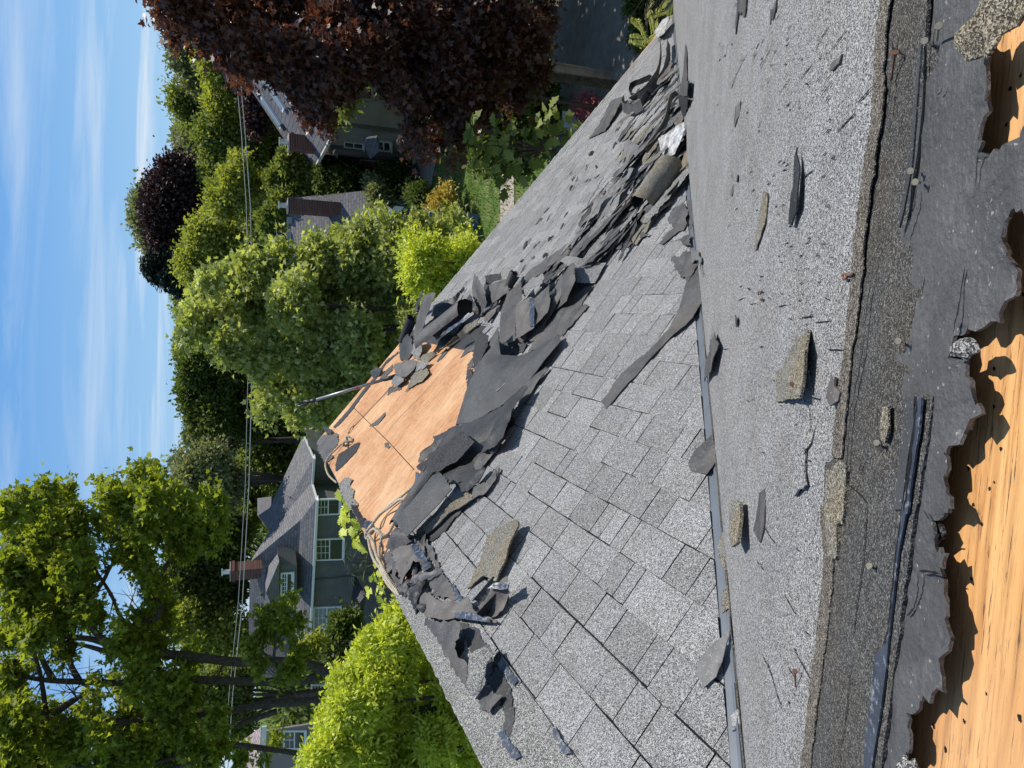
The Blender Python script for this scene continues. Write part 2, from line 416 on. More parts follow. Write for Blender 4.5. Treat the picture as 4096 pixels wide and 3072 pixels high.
# --- gable slope: deck, rake
gA = locG(2985, 3072); gB = locG(2695, 60); cA = locG(2918, 3072, .01); cB = locG(2688, 70, .01)
rk = [locG(*p) for p in ((1268, 1766), (2222, 630), (2690, 82))]
inG = (1.5, locG(2200, 2200).y)
yfar = rk[0].y; dirv = (gB-gA).xy
t0 = (0-gA.x)/dirv.x; valley_top = (0, gA.y+dirv.y*t0)
corner = (gB.x+dirv.x*.01, gB.y+dirv.y*.01)
mb = MB()
deckpoly = [(0, valley_top[1]), corner, (rk[1].x, rk[1].y), (0, yfar)]
if sgnG < 0: deckpoly = deckpoly
P = [FG @ Vector((x, y, -.001)) for x, y in deckpoly]
mb.slab(P, .016, nrm=nG); mb.build('gable_sheathing', M_['plyG'], house, fr=FG)
# plywood joints: shallow dark gaps traced from the photo
mb = MB()
def strip(mb, pts, wd, h, z, plane, mi=0):
    L_ = [(locG if plane == 'G' else locM)(*src(z, *p), h) for p in pts]
    V = []
    for i, p in enumerate(L_):
        d = (L_[min(i+1, len(L_)-1)] - L_[max(i-1, 0)]).xy; nn = Vector((-d.y, d.x, 0)).normalized()*wd/2
        V += [p+nn, p-nn]
    mb.add([(FG if plane == 'G' else FM) @ v for v in V], [(2*i, 2*i+1, 2*i+3, 2*i+2) for i in range(len(L_)-1)], mi)
strip(mb, [(490, 990), (720, 1215), (880, 1390)], .006, .001, 1, 'G')
strip(mb, [(720, 1130), (960, 880), (1070, 750), (1230, 590)], .005, .0012, 1, 'G')
strip(mb, [(470, 1130), (560, 1035), (720, 880)], .003, .0013, 1, 'G')
mb.build('sheathing_joints', M_['crack'], house, fr=FG)
# --- shingle courses on the gable slope
xs = []
for (p, q) in (((2112, 2121), (2735, 2623)), ((2034, 2221), (2625, 2783)), ((2023, 2403), (2591, 3059))):
    xs.append((locG(*p).x + locG(*q).x)/2)
EXPO = (max(xs)-min(xs))/2
print('course x', xs, 'expo', EXPO, 'sgnG', sgnG, 'gA', gA, 'gB', gB, 'rk', rk)
x_ref = xs[0]
xstart = (locG(1957, 2552).x + locG(2147, 2805).x)/2
print('xstart', xstart)
HOLE = [(1240, 1740), (1560, 1340), (1800, 1330), (1930, 1290), (1915, 1480), (1880, 1690), (1800, 1800), (1750, 1850), (1700, 1910), (1650, 2000), (1600, 2110), (1560, 2240), (1700, 2380), (1640, 2460), (1400, 2300), (1340, 1950)]
HL = [tuple(locG(*p).xy) for p in HOLE]
def inpoly(x, y, Q):
    c = False; j = len(Q)-1
    for i in range(len(Q)):
        xi, yi = Q[i]; xj, yj = Q[j]
        if (yi > y) != (yj > y) and x < (xj-xi)*(y-yi)/(yj-yi)+xi: c = not c
        j = i
    return c
hv = halfplane(cA.xy, cB.xy, inG); hv0 = halfplane(gA.xy, gB.xy, inG); hr = halfplane(rk[0].xy, rk[1].xy, inG); hr = (hr[0], hr[1]+.03)
mb = MB(); r2 = random.Random(11)
ylo, yhi = sorted((gA.y, min(rk[0].y, rk[1].y, gB.y) if sgnG < 0 else max(rk[0].y, rk[1].y)))
ynear = gA.y - sgnG*1.6; yend = rk[1].y + sgnG*1.2
k = math.ceil((xstart - x_ref)/EXPO) ; kk = k
while x_ref + kk*EXPO < gB.x + EXPO:
    xb = x_ref + kk*EXPO; xa = xb - EXPO
    y = ynear + sgnG*r2.uniform(0, .25); wav = r2.random()*9
    while (yend-y)*sgnG > 0:
        wd = r2.choice((.09, .13, .16, .2, .24, .28)) + r2.uniform(-.015, .015)
        y2 = y + sgnG*wd; gap = r2.choice((.0035, .0045, .006))
        if abs(y) < 0: pass
        ya, yb = y + sgnG*gap/2, y2 - sgnG*gap/2
        j = [r2.uniform(-.002, .002) for _ in range(4)]
        xbw = xb + .003*sin(y*3+wav)
        poly = [(xa-.012, ya), (xa-.012, yb), (xbw+j[0], yb+j[1]*.5), (xbw+j[0]*.6, (ya+yb)/2), (xbw+j[2], ya+j[3]*.5)]
        y = y2
        cx, cy = (xa+xb)/2, (ya+yb)/2
        if inpoly(cx, cy, HL): continue
        poly = clip(poly, *hv)
        if len(poly) > 2: poly = clip(poly, *hr)
        if len(poly) < 3: continue
        hb = .0095 + r2.choice((0, 0, .0022)) + r2.uniform(-.0006, .0008)
        top = [Vector((px, py, .0035 + (hb-.0035)*max(0, min(1.1, (px-xa)/EXPO)))) for px, py in poly]
        bot = [Vector((v.x, v.y, max(.0005, v.z-.006))) for v in top]
        n = len(top); V = [FG @ v for v in top+bot]
        up = (top[1]-top[0]).cross(top[2]-top[0]).z > 0
        F = [tuple(range(n)) if up else tuple(range(n-1, -1, -1))] + [(i, i+n, (i+1) % n+n, (i+1) % n) if up else ((i+1) % n, (i+1) % n+n, i+n, i) for i in range(n)]
        vr = r2.random(); mb.add(V, F[:1], 0, vr); mb.add(V, F[1:], 1, vr)
        gr = clip(clip([(xa, ya), (xa, yb), (xa+.0065+j[0], yb), (xa+.0045+j[2], (ya+yb)/2), (xa+.0065+j[1], ya)], *hv), *hr)  # dark strip painted below each butt line as its contact shadow
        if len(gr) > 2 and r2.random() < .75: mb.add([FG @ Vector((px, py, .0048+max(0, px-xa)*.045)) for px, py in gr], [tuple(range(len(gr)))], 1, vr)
    kk += 1
# dark mat under the shingles (seen in the gaps)
mb.build('gable_shingles', [M_['granL'], M_['crack']], house, fr=FG)  # crack black also colours the painted butt shadow strips
mb = MB()
for sub in ([(xstart-EXPO, ynear), (xstart-EXPO, locG(1700, 2350).y), (gB.x, locG(1700, 2350).y), (gB.x, ynear)],
            [(locG(1915, 1480).x+.15, locG(1700, 2350).y), (locG(1915, 1480).x+.15, yend), (gB.x, yend), (gB.x, locG(1700, 2350).y)]):
    po = clip(clip(sub, *hv), *hr)
    mb.slab([FG @ Vector((x, y, .0022)) for x, y in po], .002, nrm=nG)
mb.build('shingle_underlay', M_['slateD'], house, fr=FG)
# drip edge and fascia along the rake
mb = MB()
def beam(mb, a, b, wv, hv_, mi=0):
    """box between two points, wv and hv_ are side vectors"""
    V = [a, a+wv, a+wv+hv_, a+hv_, b, b+wv, b+wv+hv_, b+hv_]
    mb.add(V, [(0, 1, 2, 3), (7, 6, 5, 4), (0, 4, 5, 1), (1, 5, 6, 2), (2, 6, 7, 3), (3, 7, 4, 0)], mi)
ra, rb = FG @ Vector((0, yfar, -.02)), FG @ Vector((rk[1].x, rk[1].y, -.02)); rb = rb + (rb-ra)*.42
beam(mb, ra+nG*.005, rb+nG*.005, d1*.035, -nG*.05)
mb.build('rake_drip_edge', M_['flash'], house, fr=FG)
mb = MB(); beam(mb, ra-nG*.05, rb-nG*.05, d1*.025, Vector((0, 0, -.18))); mb.build('fascia', plain('grey_fascia', (.30, .32, .33), .6), house, fr=FG)
# other slope of the gable
sG2 = -e2*cos(ga) + Vector((0, 0, -sin(ga)))
rtop0 = FG @ Vector((0, valley_top[1], 0)); rtop1 = FG @ Vector((0, yfar, 0))
mb = MB(); mb.slab([rtop0, rtop1, rtop1+sG2*4.6, rtop0+sG2*4.6], .02, nrm=(sG2.cross(d1)).normalized() if (sG2.cross(d1)).z > 0 else -(sG2.cross(d1)).normalized())
mb.build('far_gable_slope', M_['granL'], house, fr=FG)
# --- main slope deck (we stand on it)
vA = locM(2985, 3072); vB = locM(2695, 60); vd = (vB-vA).xy.normalized()
topy = locM(4096, 1500).y - sgnM*(.55)*1
vt = vA.xy + vd*((topy-vA.y)/vd.y)
cM = vB.xy + vd*.05
deck = [(vt.x, topy), (cM.x, cM.y), (cM.x+7, cM.y), (cM.x+7, topy)]
mb = MB(); mb.slab([FM @ Vector((x, y, 0)) for x, y in deck], .018, nrm=nM); mb.build('main_sheathing', M_['plyM'], house, fr=FM)
mb = MB(); mb.slab([FM @ Vector((x, y, 0)) for x, y in [(vt.x-3, topy), (vt.x-3, topy+.01*sgnM)][:0] + [(vt.x-4, topy), (vt.x, topy), (vt.x, topy+sgnM*.9), (vt.x-4, topy+sgnM*.9)]], .018, nrm=nM); mb.build('side_sheathing', M_['plyM'], house, fr=FM)
back = FM @ Vector((0, topy, 0))
mb = MB(); B0 = FM @ Vector((vt.x-4, topy, 0)); B1 = FM @ Vector((cM.x+7, topy, 0)); dn = Vector((-d1.x, -d1.y, -.577)).normalized()
mb.slab([B1, B0, B0+dn*6, B1+dn*6], .02, nrm=Vector((-d1.x*.5, -d1.y*.5, .866)).normalized()); mb.build('rear_slope', M_['granL'], house, fr=FM)
# walls under the roof
wallm = plain('grey_lap_siding', (.30, .31, .30), .7, .2, 3, .1)
mb = MB(); zc = (FM @ Vector((cM.x, cM.y, 0))).z
c0 = FM @ Vector((cM.x, cM.y, 0)) - d1*.35 - e2*.35; c1 = FM @ Vector((cM.x+6.6, cM.y, 0)) - d1*.35
gl = FG @ Vector((0, yfar, 0)) - d1*.3
gz = gl + Vector((0, 0, -gl.z)) + Vector((0, 0, zc))
foot = lambda p: Vector((p.x, p.y, GROUND))
top_ = lambda p: Vector((p.x, p.y, zc-.05))
lc = gl - e2*3.3
mb.slab([top_(c0), foot(c0), foot(c1), top_(c1)], .12); mb.slab([top_(c0), foot(c0), foot(gl+e2*3.6), top_(gl+e2*3.6)], .12)
mb.slab([gl+Vector((0, 0, -.25)), top_(gl-e2*3.4), foot(gl-e2*3.4), foot(gl+e2*3.4), top_(gl+e2*3.4)], .12)
mb.slab([top_(gl-e2*3.4), foot(gl-e2*3.4), foot(gl-e2*3.4-d1*9), top_(gl-e2*3.4-d1*9)], .12)
mb.build('wall', wallm, house)
M_['rim'] = granules('brown_worn_granules', (.035, .03, .026), (.26, .23, .19), .6, 640, patchy=.3)
# --- layers on the main slope
HP = dict(plane='M', parent=house)
def SA(*p): return [src('a', *q) for q in p]
def SB(*p): return [src('b', *q) for q in p]
def SC(*p): return [src('c', *q) for q in p]
feltedge = SA((1965, -260), (1962, 60), (1925, 95), (1900, 160), (1965, 330), (1965, 640), (1985, 700), (1950, 740), (1925, 960), (2000, 980), (2040, 960), (2090, 900), (2150, 880), (2212, 800), (2330, 700), (2420, 900), (2380, 1200), (2212, 1390), (2110, 1370), (2090, 1400), (2065, 1500), (2100, 1600)) \
 + SB((2105, 0), (2130, 80), (2165, 100), (2160, 290), (2060, 400), (2050, 450), (1960, 490), (1860, 500), (1830, 540), (1775, 540), (1735, 680), (1840, 700), (1850, 750), (1880, 870), (1910, 980), (1945, 1035), (1880, 1070), (1830, 1160), (1800, 1230), (1740, 1240), (1715, 1290), (1720, 1380), (1690, 1430), (1725, 1500), (1745, 1560)) \
 + SC((1745, 20), (1700, 70), (1620, 95), (1650, 180), (1640, 260), (1720, 300), (1700, 400), (1690, 440), (1700, 560), (1720, 700), (1745, 850), (1730, 920), (1680, 970), (1690, 1080), (1690, 1180), (1600, 1250), (1550, 1280), (1470, 1310), (1475, 1540), (1450, 1620), (1480, 1760), (1500, 2300))
fe = [(x, y, .020+.010*((i*7) % 3)/2) for i, (x, y) in enumerate(feltedge)]
patch('underlayment', fe + [(3300, 3480, .012), (3420, 1500, .012), (3500, -160, .012)], M_['felt2'], h=.02, rough=.0045, seg=.007, thick=.0035, crump=.0025, res=90, cfreq=30, **HP)
def S3(z, *p): return [(*src(z, q[0], q[1]), q[2]) for q in p]
edge2 = S3('a', (1690, -260, .022), (1600, 0, .024), (1590, 260, .024), (1700, 400, .02), (1705, 700, .02), (1660, 1000, .02), (1640, 1300, .02), (1600, 1600, .02)) + S3('b', (1600, 100, .024), (1560, 300, .024), (1500, 450, .024), (1490, 700, .022), (1480, 900, .022), (1630, 925, .028), (1620, 1050, .028), (1600, 1200, .028), (1560, 1400, .027), (1540, 1600, .027)) \
      + S3('c', (1530, 0, .028), (1490, 300, .028), (1450, 600, .028), (1420, 850, .028), (1390, 1050, .028), (1350, 1350, .028), (1310, 1659, .028), (1290, 2300, .028))
patch('headlap_course', edge2 + [(3080, 3480, .020), (3250, 1500, .020), (3380, -160, .020)], M_['granD'], rough=.0015, seg=.007, thick=.004, crump=.001, res=60, **HP)
top3 = [(3600, -300), (3550, 0), (3525, 250), (3512, 500), (3470, 760), (3443, 1000), (3415, 1280), (3378, 1600), (3355, 1830), (3300, 1850), (3295, 2022), (3305, 2230), (3295, 2400), (3275, 2600), (3245, 2800), (3215, 3072), (3160, 3500)]
v0 = vA.xy - vd*.55; v1 = vB.xy + vd*.02
off = Vector((-vd.y, vd.x)); off = off if off.dot(Vector((1, 0))) > 0 else -off
off0 = off
mtop = [tuple(locM(x, y, .024)) for x, y in top3]
m0, m1 = locM(3042, 3072, .024).xy, locM(2834, 1253, .024).xy; md_ = (m1-m0).normalized(); vs = [v0+off*.05, v1+off*.04, v1+off*.04]
pl = mtop + [(v0.x-.15, v0.y, .02), (vs[0].x, vs[0].y, .02), (vs[1].x, vs[1].y, .02), (vs[2].x, vs[2].y, .02), (cM.x+7, cM.y, .02), (cM.x+7, mtop[0][1], .02)]
def hmain(x, y):
    d = (Vector((x, y))-vA.xy).dot(off); return .004 + .0205*min(1., max(0, d)/.22)
patch('main_shingles', pl, M_['granM'], rough=.0016, seg=.012, thick=.0022, crump=.0012, res=80, local=True, hfun=hmain, **HP)
# brown worn rim of the pale field
mb = MB()
for sl_, o1, o2 in ((top3[0:9], -30, 10), (top3[10:], -14, 26)):
    patch('worn_rim', [(x+o1, y) for x, y in sl_] + [(x+o2, y) for x, y in sl_[::-1]], M_['rim'], h=.0268, rough=.004, seg=.006, thick=.002, crump=.0004, res=60, **HP)
# cracks, slots and tar strips of the headlap
mb = MB(); rc = random.Random(3)
def wig(pts, z, w0, h, mi=0, jit=4, n=7, plane='M'):
    Q = []
    for (a, b) in zip(pts[:-1], pts[1:]):
        for j in range(n):
            t = j/n; Q.append((a[0]+(b[0]-a[0])*t+rc.uniform(-jit, jit), a[1]+(b[1]-a[1])*t))
    Q.append(pts[-1]); L_ = [(locG if plane == 'G' else locM)(*src(z, *p), h) for p in Q]; V = []
    for i, p in enumerate(L_):
        d = (L_[min(i+1, len(L_)-1)] - L_[max(i-1, 0)]).xy; e = min(1, .25+min(i, len(L_)-1-i)/3)
        nn = Vector((-d.y, d.x, 0)).normalized()*w0/2*e*rc.uniform(.5, 1.3); V += [p+nn, p-nn]
    mb.add([(FG if plane == 'G' else FM) @ v for v in V], [(2*i, 2*i+1, 2*i+3, 2*i+2) for i in range(len(L_)-1)], mi)
for pts, z, w0 in (([(1270, 30), (1215, 400), (1190, 650), (1120, 1000), (1095, 1300), (1085, 1500)], 'b', .0030), ([(1215, 0), (1205, 230), (1160, 600), (1130, 850)], 'c', .0028), ([(1120, 1000), (1090, 1300), (1040, 1600), (1030, 1900)], 'c', .0022),
        ([(1385, 200), (1382, 300), (1415, 330), (1380, 420), (1370, 520), (1350, 690), (1325, 830)], 'a', .0026), ([(1600, 60), (1590, 300), (1570, 500)], 'a', .003), ([(1560, 300), (1540, 600), (1520, 900), (1505, 1060)], 'a', .0035),
        ([(1530, 1180), (1520, 1300), (1470, 1450), (1450, 1500)], 'a', .003), ([(1700, 530), (1690, 580), (1665, 600)], 'a', .002), ([(1835, 110), (1800, 350), (1765, 520)], 'b', .003), ([(1905, 1190), (1920, 950)], 'a', .0025),
        ([(1545, 420), (1540, 560), (1515, 650), (1470, 700)], 'c', .003), ([(1550, 415), (1600, 415), (1680, 430)], 'c', .003), ([(1575, 30), (1620, 95)], 'c', .002), ([(1165, 1420), (1185, 1330)], 'b', .003), ([(1095, 1480), (1160, 1530), (1215, 1600), (1220, 1650)], 'b', .0014),
        ([(1250, 1650), (1290, 1560), (1340, 1490)], 'a', .0018), ([(1290, 980), (1290, 1200), (1310, 1280)], 'b', .0025)):
    wig(pts, z, w0, .0285 if z != 'x' else .03)
for pts, z, w0 in (([(1530, 925), (1525, 1050), (1480, 1400), (1450, 1650)], 'b', .004), ([(1440, 0), (1400, 300), (1370, 600), (1345, 800), (1325, 880)], 'c', .0032)): wig(pts, z, w0, .0325)
mb.build('cracks', M_['crack'], house, fr=FM)
patch('tar_strip', SB((1535, 930), (1568, 932), (1550, 1150), (1500, 1450), (1478, 1659)) + SC((1465, 60), (1420, 300), (1385, 600), (1355, 850), (1330, 1100), (1290, 1400), (1240, 1700), (1235, 2200), (1140, 2200), (1195, 1640), (1215, 1400), (1250, 1150), (1265, 950), (1320, 890), (1345, 800), (1400, 300), (1440, 0)) + SB((1450, 1600), (1490, 1300)), M_['tar'], h=.0315, rough=.001, thick=.002, crump=.0008, res=40, **HP)
patch('tar_strip', SB((1450, 925), (1515, 925), (1510, 1100), (1470, 1350), (1435, 1640), (1380, 1640), (1420, 1350), (1445, 1150)), M_['felt'], h=.0305, rough=.001, thick=.002, crump=.0005, **HP)
patch('tar_strip', SA((1545, 280), (1560, 280), (1540, 700), (1500, 1050), (1450, 1330), (1425, 1440), (1410, 1440), (1450, 1200), (1500, 850), (1530, 500)), M_['felt'], h=.0300, rough=.001, thick=.002, **HP)
patch('worn_flap', SA((1965, -200), (1960, 40), (1880, 110), (1830, 220), (1820, 300), (1860, 390), (1960, 330), (2010, 360), (2060, 280), (2050, 220), (2150, 170), (2240, 60), (2260, -200)), M_['granT'], h=.045, bulge=.012, rough=.004, seg=.008, crump=.01, cfreq=25, **HP)
patch('worn_flap', SC((1470, 1580), (1440, 1620), (1450, 1680), (1520, 1740), (1570, 1690), (1540, 1600)), M_['granR'], h=.04, bulge=.01, rough=.003, seg=.006, crump=.006, **HP)
patch('worn_flap', SB((1760, 590), (1820, 560), (1850, 550), (1910, 610), (1920, 640), (1870, 660), (1830, 700), (1740, 670)), M_['granR'], h=.034, bulge=.01, rough=.002, seg=.006, crump=.004, **HP)
patch('worn_flap', SC((1620, 90), (1690, 120), (1715, 180), (1650, 260), (1630, 200)), M_['granB'], h=.018, rough=.002, seg=.006, **HP)
patch('granule_scab', SB((1300, 990), (1345, 985), (1350, 1130), (1330, 1220), (1300, 1200), (1295, 1100)), M_['granT'], h=.032, rough=.0015, seg=.005, **HP)
patch('tan_patch', S3('b', (960, 1390, .03), (1040, 1330, .03), (1080, 1340, .03), (1078, 1500, .03), (1070, 1659, .03)) + S3('c', (1060, 120, .03), (1030, 120, .03), (1020, 330, .03), (970, 320, .03), (955, 180, .03), (950, 0, .03)), M_['granT'], h=.03, rough=.002, seg=.008, thick=.006, **HP)
# slits of the main slope: short gaps running up and down the slope
mb = MB()
for i in range(330):
    x, y = rc.uniform(2720, 3330), rc.uniform(0, 3072)
    x0_ = 2918-.0763*(3072-y)+150
    if x < x0_: continue
    l = locM(x, y, .0262); dist = (FM @ l).length
    ln = rc.uniform(.018, .055)*max(.6, dist*.6); wdt = rc.uniform(.0020, .0042)*max(.7, dist*.55)
    if y > 1300 and rc.random() < .72: continue
    an = rc.gauss(0, .09); dx, dy = sin(an), cos(an)
    n = 5; V = []
    for j in range(n):
        t = j/(n-1)-.5; o = rc.uniform(-1, 1)*wdt*.5; ww = wdt*(1.05-abs(t)*1.7)*rc.uniform(.6, 1.2)
        cx, cy = l.x+dx*t*ln+o, l.y+dy*t*ln; hc = hmain(cx, cy)+.0022
        V += [FM @ Vector((cx-ww/2, cy, hc)), FM @ Vector((cx+ww/2, cy, hc))]
    mb.add(V, [(2*j, 2*j+1, 2*j+3, 2*j+2) for j in range(n-1)])
for pts in ([(695, 560), (740, 640), (775, 705)], [(545, 910), (590, 1010), (620, 1080)], [(580, 945), (610, 1050), (650, 1200), (690, 1310)], [(755, 905), (800, 990), (840, 1060), (890, 1140)], [(565, 130), (600, 190), (640, 240)]): wig(pts, 'c', .0026, .0264, jit=3)
for pts in ([(970, 630), (1040, 632), (1125, 635)], [(800, 430), (880, 418)], [(890, 460), (985, 448)], [(650, 360), (710, 345)], [(275, 630), (345, 625)], [(465, 525), (470, 430)], [(400, 320), (450, 300)], [(480, 345), (520, 335)], [(860, 760), (845, 900), (865, 1120), (850, 1200), (820, 1260), (815, 1400), (835, 1480), (760, 1560)]): wig(pts, 'b', .0026, .0264, jit=2)
for pts in ([(1160, 650), (1240, 560), (1310, 490)], [(1025, 840), (1090, 770), (1145, 715)], [(800, 1140), (890, 1065)], [(985, 330), (1090, 185)], [(895, 300), (985, 150)], [(795, 505), (875, 400)], [(660, 600), (725, 500)], [(360, 535), (465, 330)], [(540, 450), (635, 250)]): wig(pts, 'a', .0026, .0264, jit=3)
mb.build('tab_slits', M_['crack'], house, fr=FM)
# --- valley flashing: flat flange, raised rib, thin second flange
mb = MB()
def vseg(t0, t1, n=14, gap=0):
    pass
a0, a1 = vA.xy - vd*.55, vA.xy + vd*((vB-vA).xy.length*1.0)
joint = (locM(*src('c', 430, 1105)).xy - vA.xy).dot(vd)
gdir = (gB.xy-gA.xy).normalized(); offG = Vector((-gdir.y, gdir.x)); offG = offG if offG.x < 0 else -offG
up2 = (nG+nM).normalized()
for s0, s1, dz in (((a0-vA.xy).dot(vd), joint+.02, .0035), (joint, (a1-vA.xy).dot(vd), 0.)):
    V = []
    for s_ in (s0, s1):
        base = FM @ Vector((*(vA.xy + vd*s_), 0)); oG = (FG.to_3x3() @ Vector((offG.x, offG.y, 0))); oM = (FM.to_3x3() @ Vector((off.x, off.y, 0)))
        V += [base + oG*.12 + nG*(.001+dz*.3), base + oG*.012 + nG*(.003+dz*.5), base + oG*.006 + up2*(.012+dz), base + up2*(.015+dz), base + oM*.008 + up2*(.011+dz), base + oM*.012 + nM*(.004+dz), base + oM*.3 + nM*(.003+dz)]
    n = 7; mb.add(V, [(i, i+1, i+1+n, i+n) for i in range(n-1)])
mb.build('valley_flashing', M_['flash'], house, fr=FM)
patch('granule_grit', [(*(vA.xy + vd*s + off*(.020+.006*sin(s*9))), .010) for s in np.linspace(-.3, 2.2, 30)] + [(*(vA.xy + vd*s + off*(.036+.005*sin(s*14))), .012) for s in np.linspace(2.2, -.3, 30)], M_['granT'], rough=.003, local=True, thick=.003, plane='M', parent=house)
# ================================================================== LOOSE SHEETS AND SCRAPS
def scrap(z, pts, m, label, h=.02, group=None, name='shingle_scrap', cat='shingle scrap', **k):
    return patch(name, pts, M_[m], z=z, h=h, label=label, cat=cat, group=group, **{**dict(rough=.008, seg=.016, crump=.007), **k})
def gridsheet(name, P, thick, mats, label=None, cat=None, group=None, parent=None, smooth=True):
    """P[i][j] points of a sheet; gets real thickness"""
    nu, nv = len(P), len(P[0]); V = []; Nn = []
    for i in range(nu):
        for j in range(nv):
            du = P[min(i+1, nu-1)][j]-P[max(i-1, 0)][j]; dv = P[i][min(j+1, nv-1)]-P[i][max(j-1, 0)]
            n = du.cross(dv); n = n.normalized() if n.length else Vector((0, 0, 1)); V.append(P[i][j]); Nn.append(n)
    n0 = nu*nv; V += [v-n*thick for v, n in zip(V, Nn)]; F = []; mi = []
    idx = lambda i, j: i*nv+j
    for i in range(nu-1):
        for j in range(nv-1):
            f = (idx(i, j), idx(i+1, j), idx(i+1, j+1), idx(i, j+1)); F += [f, tuple(a+n0 for a in f[::-1])]; mi += [0, 1]
    B = [(idx(i, 0), idx(i+1, 0)) for i in range(nu-1)] + [(idx(i+1, nv-1), idx(i, nv-1)) for i in range(nu-1)] + [(idx(0, j+1), idx(0, j)) for j in range(nv-1)] + [(idx(nu-1, j), idx(nu-1, j+1)) for j in range(nv-1)]
    for a, b in B: q = len(V); V += [V[b], V[a], V[a+n0], V[b+n0]]; F.append((q, q+1, q+2, q+3)); mi.append(0)
    o = mesh(name, V, F, mats if len(mats) > 1 else mats*2, parent, smooth=smooth, mi=mi)
    return tag(o, label, cat, group)
def curl(z, p0, p1, r0, r1, a0, a1, mats, label, name='torn_sheet', cat='torn shingle sheet', grow=.15, nu=22, nv=26, jag=.02, plane='G', thick=.003, group=None, bend=0.):
    f = planeG if plane == 'G' else planeM; nn = nG if plane == 'G' else nM
    A = f(*src(z, *p0[:2]), p0[2]); B = f(*src(z, *p1[:2]), p1[2]); t = (B-A).normalized(); up = (nn-t*nn.dot(t)).normalized(); sd = t.cross(up)
    s0 = rng.random()*50; P = []
    for i in range(nu+1):
        row = []
        for j in range(nv+1):
            v = j/nv; u = i/nu; an = radians(a0+(a1-a0)*v); uu = u
            if i in (0, nu): uu += (noise.fractal(Vector((v*6, s0+i, 0)), .9, 2, 3))*jag/(B-A).length*1.5
            r = (r0+(r1-r0)*u)*(1+grow*v)*(1+.05*noise.noise(Vector((u*3, v*4, s0))))
            if j in (0, nv): r *= 1+.05*noise.fractal(Vector((u*12, s0, j)), .9, 2, 3)
            row.append(A.lerp(B, uu) + up*(cos(an)*r + bend*sin(pi*u)) + sd*(sin(an)*r))
        P.append(row)
    return gridsheet(name, P, thick, [M_[m] for m in mats[::-1]], label, cat, group)
SH = 'torn shingle sheet'
# the large folded sheet in the middle
scrap(1, [(1410, 485, .20), (1340, 590, .17), (1270, 740, .13), (1200, 900, .10), (1143, 1105, .06), (1250, 1085, .05), (1440, 975, .05), (1590, 850, .05), (1700, 700, .06), (1805, 575, .06), (1790, 530, .06), (1620, 640, .04), (1530, 670, .05), (1425, 660, .10), (1412, 560, .18)],
      'felt', 'largest torn charcoal sheet, folded over at the edge of the bare gable plywood', name='torn_sheet', cat=SH, bulge=.03, rough=.003, thick=.005, crump=.004, res=34, cfreq=4)
scrap(1, [(1270, 505, .17), (1350, 540, .20), (1345, 600, .19), (1290, 720, .14), (1250, 750, .08), (1255, 640, .09), (1268, 580, .12)], 'granB', 'small speckled flap standing at the plywood edge beside the largest charcoal sheet', h=.1, bulge=.03)
scrap(1, [(1215, 735, .02), (1245, 770, .06), (1235, 820, .05), (1210, 875, .01)], 'slateD', 'small black triangular flap on the bare plywood edge', h=.03)
scrap(1, [(1385, 850, .085), (1440, 815, .085), (1460, 840, .085), (1400, 895, .085)], 'slateL', 'small pale square patch lying on the largest charcoal sheet', h=.085, rough=.002, name='shingle_scrap')
# dark heap under it, its shade put in as blackened sheets
for i, (pts, m, lb) in enumerate((
    ([(1000, 1180, .02), (1140, 1110, .05), (1300, 1060, .05), (1260, 1200, .06), (1130, 1290, .05), (1060, 1260, .03), (1010, 1250, .01)], 'slateD', 'black sheet put in for the shade between the bare plywood and the grey shingles'),
    ([(1300, 1060, .05), (1460, 970, .06), (1500, 1010, .04), (1430, 1180, .03), (1330, 1250, .03), (1240, 1210, .06)], 'slateD', 'black sheet put in for the shade below the tip of the largest charcoal sheet'),
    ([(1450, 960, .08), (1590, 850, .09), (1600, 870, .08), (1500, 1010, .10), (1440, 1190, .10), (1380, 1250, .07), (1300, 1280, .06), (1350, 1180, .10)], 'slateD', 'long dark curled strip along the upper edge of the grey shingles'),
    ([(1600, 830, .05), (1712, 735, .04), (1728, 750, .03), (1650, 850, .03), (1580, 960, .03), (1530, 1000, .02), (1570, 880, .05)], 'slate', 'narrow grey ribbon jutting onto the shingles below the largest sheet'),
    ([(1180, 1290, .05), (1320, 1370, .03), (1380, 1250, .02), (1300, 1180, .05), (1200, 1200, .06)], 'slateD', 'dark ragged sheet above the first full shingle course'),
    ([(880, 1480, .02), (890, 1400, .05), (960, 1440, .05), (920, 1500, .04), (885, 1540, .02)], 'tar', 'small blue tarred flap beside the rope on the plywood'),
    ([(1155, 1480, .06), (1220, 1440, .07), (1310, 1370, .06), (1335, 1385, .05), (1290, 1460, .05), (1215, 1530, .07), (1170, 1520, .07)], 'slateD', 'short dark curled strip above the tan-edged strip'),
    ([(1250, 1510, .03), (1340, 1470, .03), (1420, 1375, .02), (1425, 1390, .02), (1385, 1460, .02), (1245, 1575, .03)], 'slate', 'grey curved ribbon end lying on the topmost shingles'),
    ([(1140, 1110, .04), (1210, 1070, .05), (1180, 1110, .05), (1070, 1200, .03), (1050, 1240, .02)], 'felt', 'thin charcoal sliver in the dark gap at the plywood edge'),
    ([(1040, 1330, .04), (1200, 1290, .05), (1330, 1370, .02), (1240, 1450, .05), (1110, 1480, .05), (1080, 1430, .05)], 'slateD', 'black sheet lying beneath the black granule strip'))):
    scrap(1, pts, m, lb, name='torn_sheet', cat=SH, bulge=.01, rough=.004)
